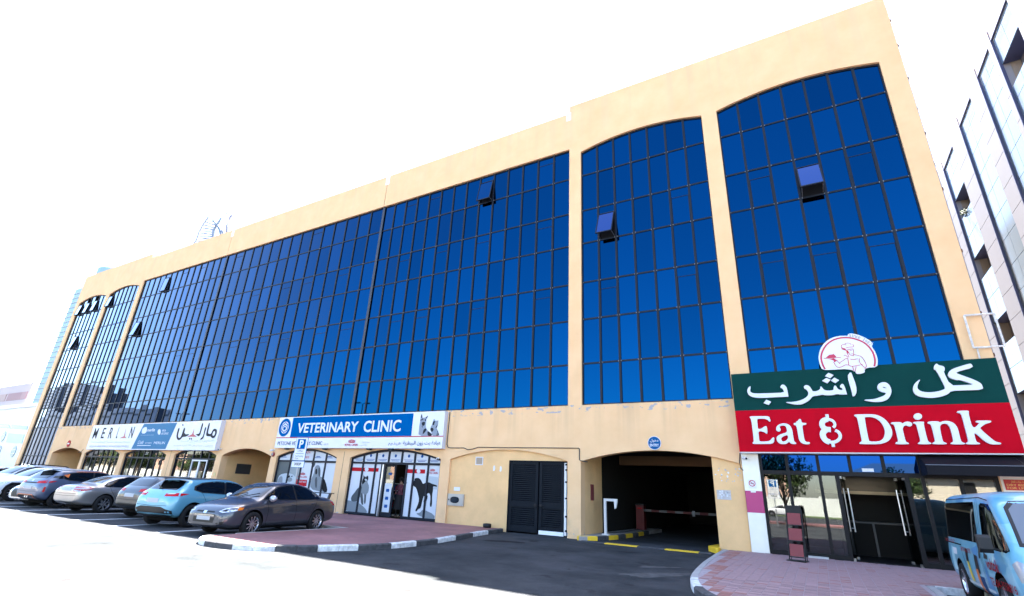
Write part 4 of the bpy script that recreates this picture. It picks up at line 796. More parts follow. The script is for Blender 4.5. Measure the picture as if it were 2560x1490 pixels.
ar([(490, 400), (548, 400), (490, 665), (740, 655), (580, 765), (430, 770), (380, 850), (280, 912), (210, 870), (185, 760), (195, 660), (260, 405), (322, 405), (250, 680), (250, 770), (290, 815), (340, 800), (390, 720)], GREYINK)
for cx, cy in ((447, 285), (725, 845), (795, 845)): ar(ell(cx, cy, 24, 40, 8), GREYINK)
outline('letter', [zH.fs([(905, 430), (885, 600), (880, 655), (1020, 765), (625, 765), (820, 660), (860, 560)], YM)], YT, .003, MATS['sign_crimson'], MS)
text('lettering', '\u0627\u0644\u062a\u0643\u0646\u0648\u0644\u0648\u062c\u064a\u0627 \u0627\u0644\u0627\u0628\u062a\u0643\u0627\u0631 \u0627\u0644\u0633\u062d\u0631', zbox(zH, (350, 1000), (1700, 880), YM), YT, MATS['faint_grey'], MS, .003); text('lettering', '\u0645\u0627\u0631\u0644\u064a\u0646 \u062f\u064a\u062c\u064a\u062a\u0627\u0644 \u0644\u0644\u062a\u062c\u0627\u0631\u0629 \u0627\u0644\u0639\u0627\u0645\u0629', zbox(zH, (60, 1175), (1690, 1095), YM), YT, MATS['faint_lilac'], MS, .003)
text('lettering', 'merlin', zbox(zm, (1112, 325), (1252, 270), YM), YT, BRIGHTW, MS, .003, bold=.02); text('lettering', 'MERLIN\nLIFE SCIENCES', zbox(zm, (1345, 375), (1485, 290), YM), YT, BRIGHTW, MS, .003)
outline('emblem', [chaikin(zm.fs([(1025, 360), (1030, 290), (1065, 255), (1110, 245), (1115, 300), (1090, 355)], YM), 1)], YT, .003, BRIGHTW, MS); outline('emblem', [chaikin(zm.fs([(1285, 320), (1310, 285), (1340, 290), (1335, 370), (1300, 380)], YM), 1)], YT, .003, BRIGHTW, MS)
text('lettering', 'Craft', zbox(zm, (955, 530), (1065, 475), YM), YT, BRIGHTW, MS, .003, shear=.3); text('lettering', 'BY MERLIN', zbox(zm, (1085, 522), (1190, 505), YM), YT, BRIGHTW, MS, .003); text('lettering', 'MERLIN', zbox(zm, (1222, 532), (1415, 490), YM), YT, BRIGHTW, MS, .003)
for a, b, c, d in ((1005, 392, 1225, 376), (945, 565, 1175, 545), (1225, 566, 1395, 556)): q = zbox(zm, (a, b), (c, d), YM); MB().box(q[0], q[2], YT, YT + .003, q[1] + .02, q[3] - .02).build('caption_line', BRIGHTW, MS)
# ================================================================== small things on and around the front
CABLE = M('cable_black', (.02, .02, .022), .6)
def thing(name, mb, mats, label, cat, group=None, smooth=False): return tag(mb.build(name, mats, smooth=smooth), label, cat, group)
# round ENTRY sign over the garage
c = (-4.98, 3.44)
EN = empty('entry_sign', (c[0], 0, c[1]), label='round blue sign reading entry above the garage arch', cat='sign')
MB().lathe([(0.0001, -.03), (.245, -.03), (.245, -.005), (.0001, -.005)], 'y', 32).build('disc', WHITEPAINT, EN); MB().lathe([(.0001, -.034), (.225, -.034), (.225, -.031), (.0001, -.031)], 'y', 32).build('blue_face', M('entry_blue', (.002, .075, .22), .6, spec=.1), EN)
text('lettering', 'ENTRY', (-.165, -.125, .165, -.03), -.037, WHITEPAINT, EN, .003, bold=.02); text('lettering', '\u062f\u062e\u0648\u0644', (-.15, .02, .15, .14), -.037, WHITEPAINT, EN, .003, bold=.01)
# no-entry disc by the far passage
NE = empty('no_entry_sign', (-53.75, -.02, 3.5), label='small red and white no entry disc above the far archway', cat='sign')
MB().lathe([(.0001, -.03), (.27, -.03), (.27, 0), (.0001, 0)], 'y', 24).build('disc', REDP, NE); MB().box(-.18, .18, -.036, -.031, -.05, .05).build('bar', WHITEPAINT, NE)
# cable along the ground floor
pts = [(-14.43, 4.86), (-14.44, 3.41), (-14.36, 3.27), (-14.2, 3.245), (-13.48, 3.25), (-13.26, 3.17), (-13.0, 3.2), (-12.7, 3.28), (-11.5, 3.265), (-9.5, 3.26), (-7.96, 3.25), (-7.93, 3.22), (-7.93, 2.80), (-7.8, 2.77), (-7.6, 2.74)]
thing('wall_cable', MB().tube([(x, -.022, z) for x, z in pts], .018, 6), CABLE, 'thin black cable clipped along the wall between clinic sign and garage', 'cable')
thing('wall_cable', MB().tube([(-2.13, -.03, 3.1), (-2.17, -.03, 2.8), (-2.15, -.05, 2.62), (-2.08, -.06, 2.55)], .015, 6), CABLE, 'short black cable hanging below the corner of the red sign', 'cable')
thing('wall_cable', MB().tube([(-50.75, -.02, 3.05), (-51.0, -.02, 2.85), (-51.4, -.02, 2.8)], .02, 6), CABLE, 'short sagging black cable under the end of the white sign', 'cable')
# meter box, vent, notices on the blind arch
MBX = empty('meter_box', (-13.76, .1, 1.08), label='square metal meter box with dark oval window on the blind arch', cat='meter box'); STEEL = M('dull_steel', (.42, .38, .33), .45, .4, noise=.08)
MB().box(-.43, .43, -.06, 0, -.24, .24).box(-.38, .38, -.07, -.06, -.2, .2).build('box', STEEL, MBX); outline('window', [chaikin([(-.27, -.13), (.2, -.13), (.2, .13), (-.27, .13)], 2)], -.075, .006, M('meter_glass', (.01, .01, .012), .1), MBX); MB().box(-.36, -.32, -.09, -.07, -.03, .03).build('latch', BLACK, MBX)
VG = empty('air_vent', (-12.68, .1, 2.71), label='small square white louvred air vent high on the blind arch', cat='vent'); MB().box(-.19, .19, -.02, 0, -.17, -.14).box(-.19, .19, -.02, 0, .14, .17).box(-.19, -.16, -.02, 0, -.14, .14).box(.16, .19, -.02, 0, -.14, .14).build('frame', WHITEPAINT, VG)
for k in range(6): MB().prism([(-.16, -.13 + k * .047), (.16, -.13 + k * .047), (.16, -.105 + k * .047), (-.16, -.105 + k * .047)], -.012, -.004).build('slat', GREYP, VG)
thing('paper_notice', MB().box(-13.92, -13.6, .088, .099, 1.45, 1.6), WHITEPAINT, 'small blank white notice above the meter box', 'notice')
for x, z in ((-11.95, 2.42), (-11.62, 2.40)): MB().prism([(x, z - .1), (x + .07, z - .1), (x + .1, z + .02), (x + .06, z + .12), (x + .01, z + .1)], .094, .0995).build('scraped_paint', WHITEPAINT, BLD)
# scars of a removed sign on the garage pier
SC = M('bare_plaster', (.45, .42, .40), .9, noise=.2, nscale=8)
for k in range(26):
    x, z = -3.0 + random.random() * .82, 2.2 + random.random() * .42; r_ = random.uniform(.012, .035)
    MB().prism([(x + r_ * math.cos(a) * random.uniform(.7, 1.2), z + r_ * math.sin(a) * random.uniform(.7, 1.3)) for a in (0, 1.05, 2.1, 3.14, 4.2, 5.2)], .0955, .0995).build('plaster_scar', SC if k % 3 else WHITEPAINT, BLD)
MB().box(-3.0, -2.56, .095, .0992, 1.62, 1.92).build('glue_patch', SC, BLD)
for k in range(18): x, z = -2.97 + random.random() * .36, 1.65 + random.random() * .22; MB().prism([(x, z), (x + .05, z - .01), (x + .06, z + .03), (x + .01, z + .035)], .0925, .0945).build('glue_blob', WHITEPAINT, BLD)
# no-smoking sticker on the cream strip
NS = empty('no_smoking_sticker', (-1.86, -.032, 2.15), label='small red no smoking sticker on the cream strip', cat='sticker')
MB().box(-.12, .12, -.004, 0, -.15, .12).build('paper', WHITEPAINT, NS); outline('ring', [[(.1 * math.cos(k * .314), .01 + .1 * math.sin(k * .314)) for k in range(20)], [(.078 * math.cos(k * .314), .01 + .078 * math.sin(k * .314)) for k in range(20)]], -.006, .002, REDP, NS); MB().prism([(-.07, .07), (-.055, .08), (.07, -.05), (.055, -.06)], -.0085, -.0075).build('slash', REDP, NS); MB().box(-.05, .05, -.0065, -.0055, 0, .02).build('cigarette', BLACK, NS)
thing('paper_notice', MB().box(-1.93, -1.78, -.037, -.033, 1.88, 1.95), WHITEPAINT, 'tiny white label at the top of the magenta panel', 'notice')
# CCTV cameras and sign floodlights
def cctv(x, z, y, lab, dx=.1):
    t = empty('security_camera', (x, y, z), label=lab, cat='camera'); MB().box(-.03, .03, -.02, 0, -.03, .03).build('bracket', WHITEPAINT, t)
    MB().tube([(0, -.02, 0), (dx * .3, -.09, -.02)], .014, 6).build('arm', WHITEPAINT, t); MB().tube([(dx * -.2, -.08, -.03), (dx * .9, -.22, -.06)], .045, 10).build('body', WHITEPAINT, t, True); MB().tube([(dx * .9, -.221, -.0605), (dx * .93, -.226, -.062)], .034, 10).build('lens', BLACK, t)
cctv(-14.86, 2.8, 0, 'small white security camera at the right foot of the clinic arch', .12); cctv(-31.95, 3.15, 0, 'white security camera below the corner of the white and teal sign'); cctv(-26.7, 3.12, 0, 'small white security camera left of the clinic window', -.12); cctv(-2.02, 2.98, -.03, 'small security camera under the corner of the red sign', .1)
for x, wh in ((-25.35, 'left shoulder of the clinic window'), (-22.25, 'right shoulder of the clinic window'), (-19.05, 'cat picture by the clinic door'), (-17.6, 'open clinic door'), (-15.95, 'black dog picture')):
    t = empty('sign_floodlight', (x, -.02, 3.14), label='small black floodlight on a bracket over the ' + wh, cat='floodlight', group='floodlights under the clinic sign')
    MB().tube([(0, 0, .03), (0, -.16, .02)], .014, 6).build('bracket', BLACK, t); MB().prism([(-.1, -.03), (.1, -.03), (.13, .05), (-.13, .05)], -.30, -.15).build('head', BLACK, t)
SIR = empty('alarm_siren', (-26.72, 0, 2.86), label='round red and grey alarm siren left of the clinic window', cat='siren'); MB().lathe([(.0001, -.09), (.11, -.08), (.13, -.04), (.13, 0)], 'y', 20).build('housing', M('siren_red', (.25, .03, .03), .4), SIR); MB().lathe([(.0001, -.1), (.075, -.095), (.08, -.08)], 'y', 16).build('face', CLIP, SIR)
thing('wall_plaque', MB().box(-31.69, -31.67, 1.1, 2.1, 1.75, 2.35), M('plaque_grey', (.035, .037, .042), .5), 'dark rectangular plaque on the wall of the middle passage', 'plaque')
thing('wall_lamp', MB().box(-29.6, -29.4, 5.9, 5.99, 1.5, 1.85), BLACK, 'small dark box on the end wall of the middle passage', 'switch box')
thing('control_panel', MB().box(-32.05, -31.87, -.03, -.001, 1.55, 1.75), M('panel_yellow', (.55, .45, .2), .5), 'small pale control panel on the pier beside the white door', 'panel')
# garage: kerb, post, barrier
GK = tag(MB().slab([(-7.9, -.3), (-7.78, -.42), (-7.3, .15), (-7.05, 1.2), (-6.95, 3.2), (-6.95, 8.0), (-7.88, 8.0)], -.02, .14).build('kerb', CONC), kind='structure')
gp = [(-7.86, -.44), (-7.28, .1), (-7.02, 1.2), (-6.92, 3.2), (-6.92, 8.0)]; gb = [(-7.86, -.30), (-7.36, .18), (-7.12, 1.2), (-7.02, 3.2), (-7.02, 8)]
kerbrun(gp, gb, [(.8, KERBY), (.75, KERBB), (.8, KERBY), (.8, KERBB), (.8, KERBY), (.8, KERBB), (.8, KERBY), (.8, KERBB)], h=.15, parent=GK)
thing('kerb_block', MB().slab([(-3.46, .3), (-3.14, -.32), (-3.05, -.3), (-3.05, 1.2), (-3.3, 1.5)], -.02, .16), KERBY, 'yellow painted concrete kerb block at the foot of the garage pier', 'kerb block')
PT = empty('card_reader_post', (-7.36, 1.2, .14), label='white bent metal post with card reader at the garage entrance', cat='post')
MB().box(-.14, .14, -.1, .1, 0, .03).build('base_plate', WHITEPAINT, PT); MB().box(-.045, .045, -.045, .045, .03, 1.22).box(-.045, .5, -.045, .045, 1.22, 1.31).build('pole', WHITEPAINT, PT); MB().prism([(.38, 1.22), (.5, 1.22), (.45, .98), (.39, .95)], -.05, .05).build('reader', WHITEPAINT, PT)
for sx in (-1, 1):
    for sy in (-1, 1): MB().lathe([(.02, .03), (.02, .05), (.0001, .055)], 'z', 8, c=(sx * .1, sy * .07, 0)).build('bolt', SILVER, PT)
BR = empty('barrier_gate', (-7.45, 6.3, .14), label='red cabinet with red and white striped arm lowered across the garage', cat='barrier'); CABR = M('cabinet_red', (.10, .003, .004), .5)
MB().box(-.19, .19, -.17, .17, 0, 1.05).build('cabinet', CABR, BR); MB().box(-.21, .21, -.19, .19, 1.05, 1.12).build('lid', BLACK, BR); MB().box(-.1, .1, -.2, -.171, .9, .95).build('status_lamp', REDP, BR)
for k in range(12): MB().box(.2 + k * .36, .2 + (k + 1) * .36, -.24, -.20, .80, .90).build('arm', M('arm_red', (.07, .006, .006), .7) if k % 2 else M('arm_white', (.10, .10, .10), .7), BR)
MB().box(2.4, 2.5, -.26, -.19, .72, .95).build('arm_bracket', GREYP, BR)
thing('parking_notice', MB().box(-7.885, -7.875, 1.0, 1.35, 1.35, 1.95), M('notice_dark', (.22, .05, .05), .5), 'narrow red notice on the left wall inside the garage mouth', 'notice')
thing('floor_hose', MB().tube([(-7.8, 2.0, .155), (-7.6, 2.2, .155), (-7.4, 3.5, .155), (-7.5, 5.6, .155), (-7.5, 6.1, .155)], .015, 6), CABLE, 'thin black cable on the garage kerb leading to the barrier cabinet', 'cable')
thing('black_pot', MB().lathe([(.0001, .13), (.16, .13), (.17, .18), (.17, .27), (.13, .28), (.12, .2), (.0001, .2)], 'z', 20, c=(-11.85, -.28, 0)), BLACK, 'low round black pot at the foot of the wall beside the gate', 'pot', smooth=True)
# threshold step and menu stand outside the restaurant
thing('door_step', MB().box(-.55, -.03, -.22, -.03, .12, .17), M('pale_step', (.5, .47, .45), .7, noise=.1), 'small pale stone step under the restaurant window', 'step')
MN = empty('menu_stand', (-.78, -1.75, .127), R(-12), label='black slanted floor stand holding red menu cards outside the restaurant', cat='menu stand')
t_ = .17
for s in (-1, 1): MB().tube([(s * .2, -.0, .02), (s * .2, .30, 1.32)], .016, 6).build('upright', BLACK, MN); MB().tube([(s * .2, .18, .02), (s * .2, .30, 1.32)], .012, 6).build('leg', BLACK, MN)
MB().box(-.24, .24, -.16, .16, 0, .025).build('base', BLACK, MN); MB().tube([(-.2, .3, 1.32), (.2, .3, 1.32)], .014, 6).build('top_bar', BLACK, MN)
for z in (.12, .52, .92):
    y_ = .30 * z / 1.32; mb = MB(); mb.v = [(-.17, y_ - .02, z), (.17, y_ - .02, z), (.17, y_ + .05, z + .3), (-.17, y_ + .05, z + .3)]; mb.f = [(0, 1, 2, 3)]; mb.m = [0]
    mb.v += [(x, y + .012, z_) for x, y, z_ in mb.v]; mb.f += [(7, 6, 5, 4), (0, 4, 5, 1), (1, 5, 6, 2), (2, 6, 7, 3), (3, 7, 4, 0)]; mb.m += [0] * 5
    mb.build('menu_card', M('menu_red', (.17, .012, .012), .5), MN); MB().box(-.19, .19, y_ - .05, y_ + .01, z - .03, z - .005).build('card_tray', BLACK, MN)
mb = MB(); mb.box(-.2, .2, .27, .3, 1.18, 1.42); mb.build('header', BLACK, MN)
# awning over the right half of the restaurant front
AW = empty('awning', (0, 0, 0), label='black sloping fabric awning under the right end of the red sign', cat='awning'); AWM = M('awning_fabric', (.005, .005, .008), .7, spec=.15, noise=.15, nscale=2)
x0, x1 = 2.62, 6.6
for a, b in ((x0, 3.62), (3.63, 4.66), (4.67, x1)): mb = MB(); mb.face([(a, -1.0, 2.76), (b, -1.0, 2.76), (b, -.03, 3.10), (a, -.03, 3.10)]); mb.face([(a, -.03, 3.09), (b, -.03, 3.09), (b, -1.0, 2.75), (a, -1.0, 2.75)]); mb.build('canopy', AWM, AW)
MB().box(x0, x1, -1.02, -1.0, 2.50, 2.75).build('valance', AWM, AW); MB().tube([(x0, -1.01, 2.755), (x1, -1.01, 2.755)], .012, 6).build('front_rail', CLIP, AW)
mb = MB(); mb.prism([(0, 0)] * 0 or [(x0 - .006, 2.5), (x0 - .001, 2.5), (x0 - .001, 2.51), (x0 - .006, 2.51)], -1.0, -.03); mb.face([(x0 - .004, -1.0, 2.5), (x0 - .004, -.03, 2.5), (x0 - .004, -.03, 3.09), (x0 - .004, -1.0, 2.75)]); mb.build('side_panel', M('awning_side', (.004, .007, .014), .7, spec=.15), AW)
# red dry-riser notice beyond the glass
DR = empty('dry_riser_sign', (4.35, -.02, 2.2), label='red notice reading dry riser for LPG on the cream wall', cat='sign'); MB().box(0, .56, -.012, 0, 0, .27).build('plate', M('notice_red', (.42, .015, .012), .5), DR); text('lettering', 'DRY RISER\nFOR LPG', (.04, .03, .52, .16), -.015, M('notice_gold', (.7, .42, .1), .5), DR, .002); text('lettering', '\u062e\u0637 \u062c\u0627\u0641 \u0644\u0644\u063a\u0627\u0632', (.14, .18, .44, .25), -.015, MATS['notice_gold'], DR, .002)
# rusty empty sign frame on brackets and the rain pipe at the building edge
RUST = M('rusted_white', (.62, .58, .54), .7, noise=.35, nscale=9)
SFm = empty('empty_sign_frame', (4.52, 0, 6.1), label='empty rusty white sign frame projecting over the building edge', cat='sign frame'); mb = MB()
for p, q in (((0, -.12, 0), (.68, -.12, -.01)), ((.68, -.12, -.01), (.67, -.12, .98)), ((.67, -.12, .98), (0, -.12, 1.0)), ((0, -.12, 1.0), (0, -.12, 0))): MB().tube([p, q], .028, 6).build('bar', RUST, SFm)
MB().tube([(.08, -.1, 0), (.09, -.02, -.4)], .02, 6).build('strut', RUST, SFm); MB().tube([(.02, -.12, .5), (.02, .0, .5)], .02, 6).build('bracket', RUST, SFm)
RP = empty('rain_pipe', (4.985, .35, 0), label='white rain pipe fixed with rusty brackets along the building edge', cat='pipe'); PIPE = M('pipe_white', (.20, .20, .25), .5, noise=.1)
MB().tube([(0, 0, .2), (0, 0, 20.1)], .052, 10).build('pipe', PIPE, RP, True)
for z in (19.3, 18.0, 16.4, 13.9, 11.6, 9.3, 7.2, 5.9): MB().box(-.06, .05, -.09, .06, z, z + .1).build('bracket', M('rust', (.10, .035, .025), .8), RP); 
for z in (15.0, 12.6): MB().lathe([(.066, z), (.066, z + .12)], 'z', 10).build('collar', PIPE, RP)
# parking sign in front of the clinic
def psign(name, x, y, lab, rz=0., top=3.3, group=None):
    t = empty(name, (x, y, .1), rz, label=lab, cat='parking sign', group=group); MB().tube([(0, .03, 0), (0, .03, top - .1)], .035, 8).build('pole', M('galvanised', (.35, .36, .38), .4, .6), t)
    MB().box(-.33, .33, -.02, 0, top - .92, top).build('plate', WHITEPAINT, t); MB().box(-.35, .35, -.019, -.001, top - .94, top + .02).build('plate_edge', M('edge_blue', (.02, .12, .3), .5), t)
    MB().box(-.24, .24, -.026, -.021, top - .46, top - .05).build('blue_square', MATS['sign_blue'], t); text('lettering', 'P', (-.11, top - .42, .13, top - .09), -.03, WHITEPAINT, t, .003, bold=.03)
    text('lettering', '\u0645\u0648\u0627\u0642\u0641', (-.17, top - .58, .17, top - .50), -.024, INK, t, .003); text('lettering', 'Paid Parking\nZone', (-.24, top - .88, .24, top - .72), -.024, GREYP, t, .003); MB().box(-.24, .24, -.024, -.021, top - .66, top - .635).build('rule', INK2, t)
    MB().box(-.36, .36, -.02, 0, top - 1.2, top - .97).build('zone_plate', WHITEPAINT, t); MB().box(-.375, .375, -.018, -.002, top - 1.215, top - .955).build('plate_edge', MATS['edge_blue'], t); text('lettering', '343DP', (-.2, top - 1.13, .2, top - 1.02), -.024, INK, t, .003, bold=.015); return t
psign('parking_sign', -19.06, -4.2, 'blue and white parking sign on a pole in front of the clinic', R(4), top=3.18)
# TV aerial on the roof
AN = empty('roof_aerial', (-28.2, 4.0, 19.6), label='thin television aerial on the roof edge', cat='aerial'); GR = M('aerial_grey', (.25, .24, .26), .5, .5)
MB().tube([(0, 0, 0), (0, 0, 5.3)], .03, 6).build('mast', GR, AN); MB().tube([(-1.1, 0, 4.85), (.85, 0, 5.0)], .02, 5).build('boom', GR, AN); MB().tube([(-.1, 0, 4.4), (.7, 0, 4.62)], .018, 5).build('boom', GR, AN)
for k in range(9): x = -1.05 + k * .22; MB().tube([(x, -.25, 4.86 + k * .017), (x, .25, 4.86 + k * .017)], .01, 4).build('element', GR, AN)
# ================================================================== vehicles
def paint(name, col, metal=.35, rough=.35): return M('paint_' + name, col, rough, metal, coat=1.0, noise=.03, nscale=2)
CARGLASS = M('car_glass', (.004, .005, .006), .03, spec=.6); TYRE = M('tyre', (.012, .012, .013), .85, spec=.2); RIM = M('alloy', (.55, .55, .58), .25, .9); WELL = M('wheel_well', (.004, .004, .004), .9, spec=.1)
LAMPR = M('lamp_red', (.40, .004, .008), .25, spec=.25); LAMPC = M('lamp_clear', (.55, .57, .6), .08, .4, coat=1); LAMPA = M('lamp_amber', (.7, .18, .01), .15, coat=1); CHROME = M('chrome', (.75, .75, .77), .08, 1.0); SEAM = M('panel_gap', (.006, .006, .006), .8, spec=.1); PLATE = M('plate', (.38, .39, .41), .6); TRIM = M('trim_black', (.010, .010, .011), .5, spec=.3)
ip = lambda x, t: float(np.interp(x, [a for a, b in t], [b for a, b in t]))
def body_mesh(S):
    L = S['L']; xs = sorted(set([round(v, 4) for v in list(np.linspace(-L / 2 + .30, L / 2 - .30, 26)) + [-L / 2, -L / 2 + .02, -L / 2 + .07, -L / 2 + .16, L / 2, L / 2 - .02, L / 2 - .07, L / 2 - .16] + S.get('xs', [])]))
    secs = []; rn = S.get('nose', .20)
    for x in xs:
        zt, zb, bz, w_ = ip(x, S['top']), ip(x, S['belt']), ip(x, S['bot']), ip(x, S['hw'])
        d = min(x + L / 2, L / 2 - x); e = 1.
        if d < rn: e = math.sqrt(max(0, 1 - (1 - d / rn) ** 2))
        zm_ = (bz + min(zb, zt)) / 2
        w_ *= .80 + .20 * e; k = .70 + .30 * e; bz = zm_ + (bz - zm_) * k; zb = zm_ + (zb - zm_) * k; zt = zm_ + (zt - zm_) * (k if zt < 1.25 or d < .1 else 1)
        zb = min(zb, zt - .01); h = zt - zb; c = min(1, max(0, (h - .06) / .30)); c = c * c * (3 - 2 * c)
        wr = S['rw'] * w_ + S.get('rwx', 0) * 0
        low = [(0, bz), (w_ * .80, bz), (w_ * .95, bz + .05), (w_ * .99, bz + (zb - bz) * .30), (w_, bz + (zb - bz) * .60), (w_ * .985, bz + (zb - bz) * .86), (w_ * .945, zb)]
        hood = [(w_ * .84, zb + h * .45), (w_ * .66, zb + h * .78), (w_ * .40, zb + h * .95), (0, zt)]
        cab = [(w_ * .93 * .6 + wr * .4, zb + h * .42), (wr * 1.0, zb + h * .87), (wr * .80, zt - .022), (0, zt)]
        hi = [(a[0] * (1 - c) + b[0] * c, a[1] * (1 - c) + b[1] * c) for a, b in zip(hood, cab)]
        half = low + hi; ring = [(x, y, z) for y, z in half] + [(x, -y, z) for y, z in half[-2:0:-1]]; secs.append(ring)
    n = len(secs[0]); v = [p for r in secs for p in r]; f = []
    for i in range(len(secs) - 1):
        for j in range(n): f.append((i * n + j, (i + 1) * n + j, (i + 1) * n + (j + 1) % n, i * n + (j + 1) % n))
    f.append(tuple(range(n))); f.append(tuple(range((len(secs) - 1) * n + n - 1, (len(secs) - 1) * n - 1, -1)))
    me = bpy.data.meshes.new('body'); me.from_pydata(v, [], f); bm = bmesh.new(); bm.from_mesh(me); bmesh.ops.recalc_face_normals(bm, faces=bm.faces); bm.to_mesh(me); bm.free()
    o = bpy.data.objects.new('tmp', me); COL.objects.link(o); o.modifiers.new('s', 'SUBSURF').levels = 2
    dg = bpy.context.evaluated_depsgraph_get(); dg.update(); m2 = bpy.data.meshes.new_from_object(o.evaluated_get(dg)); full = BVHTree.FromPolygons([w_.co.copy() for w_ in m2.vertices], [tuple(p.vertices) for p in m2.polygons])
    o.modifiers.clear(); o.data = m2; m2.materials.clear(); m2.materials.append(S['paint']); m2.materials.append(WELL)
    cut = MB()
    for ax in S['axles']:
        for s in (-1, 1): cut.lathe([(.0001, s * .42), (S['ra'], s * .42), (S['ra'], s * 1.2), (.0001, s * 1.2)] if s > 0 else [(.0001, -1.2), (S['ra'], -1.2), (S['ra'], -.42), (.0001, -.42)], 'y', 28, 1, (ax, 0, S['r'] + .01))
    cm = cut.mesh('cut', [S['paint'], WELL]); bm = bmesh.new(); bm.from_mesh(cm); bmesh.ops.remove_doubles(bm, verts=bm.verts, dist=.001); bmesh.ops.recalc_face_normals(bm, faces=bm.faces); bm.to_mesh(cm); bm.free()
    co = bpy.data.objects.new('cut', cm); COL.objects.link(co); b = o.modifiers.new('b', 'BOOLEAN'); b.object = co; b.operation = 'DIFFERENCE'; b.solver = 'EXACT'
    dg = bpy.context.evaluated_depsgraph_get(); dg.update(); m3 = bpy.data.meshes.new_from_object(o.evaluated_get(dg)); bpy.data.objects.remove(o); bpy.data.objects.remove(co)
    m3.polygons.foreach_set('use_smooth', [p.material_index == 0 for p in m3.polygons]); m3.name = 'body'
    return m3, full
def patch(bvh, pts, d, off=.004, grid=.07):
    """a panel cut to the outline pts and laid on the body along direction d"""
    d = Vector(d).normalized(); pts = [Vector(p) for p in pts]; bm = bmesh.new(); vs = [bm.verts.new(p) for p in pts]; bm.faces.new(vs)
    u = d.cross(Vector((0, 0, 1)) if abs(d.z) < .9 else Vector((1, 0, 0))).normalized(); w_ = d.cross(u)
    for ax in (u, w_):
        c = [p.dot(ax) for p in pts]; k = math.ceil(min(c) / grid) * grid
        while k < max(c): bmesh.ops.bisect_plane(bm, geom=bm.verts[:] + bm.edges[:] + bm.faces[:], plane_co=ax * k, plane_no=ax, dist=1e-5); k += grid
    bmesh.ops.triangulate(bm, faces=[f for f in bm.faces if len(f.verts) > 4])
    for v in bm.verts:
        o = v.co - d * (v.co.dot(d)) - d * 4; h = bvh.ray_cast(o, d)
        if h[0] is None: h = bvh.find_nearest(v.co)
        nrm = h[1] if h[1].dot(d) < 0 else -h[1]; v.co = h[0] + (nrm * .6 - d * .4) * off
    for f in bm.faces:
        f.smooth = True; f.normal_update()
        if f.normal.dot(d) > 0: f.normal_flip()
    me = bpy.data.meshes.new('patch'); bm.to_mesh(me); bm.free(); return me
def wheel_mesh(r, wd, spokes, kind='alloy'):
    t = MB(); t.lathe([(r * .66, -wd / 2 + .01), (r * .70, -wd / 2), (r * .93, -wd / 2), (r, -wd * .32), (r, wd * .32), (r * .93, wd / 2), (r * .70, wd / 2), (r * .66, wd / 2 - .01)], 'y', 36, caps=False); T = t.mesh('tyre', TYRE); T.polygons.foreach_set('use_smooth', [True] * len(T.polygons))
    h = MB(); h.lathe([(.0001, -wd * .25), (r * .67, -wd * .25), (r * .67, wd * .05), (.0001, wd * .05)], 'y', 24); H = h.mesh('wheel', WELL)
    m = MB(); o = wd / 2 - .012
    m.lathe([(r * .60, o - .05), (r * .67, o), (r * .67, o - .1), (r * .60, o - .1)], 'y', 36, caps=False)
    m.lathe([(.0001, o - .015), (r * .13, o - .02), (r * .15, o - .06)], 'y', 16, caps=False)
    for k in range(spokes):
        a = 2 * math.pi * k / spokes; wds = r * (.055 if kind == 'alloy' else .10); c, s = math.cos(a), math.sin(a)
        def P(rad, tw, y): return (rad * c - tw * s, y, rad * s + tw * c)
        m.face([P(r * .10, -wds, o - .02), P(r * .63, -wds * .8, o - .015), P(r * .63, wds * .8, o - .015), P(r * .10, wds, o - .02)])
        m.face([P(r * .10, -wds, o - .02), P(r * .63, -wds * .8, o - .015), P(r * .63, -wds, o - .06), P(r * .10, -wds, o - .06)]); m.face([P(r * .10, wds, o - .02), P(r * .63, wds * .8, o - .015), P(r * .63, wds, o - .06), P(r * .10, wds, o - .06)])
    return H, T, m.mesh('rim', RIM)
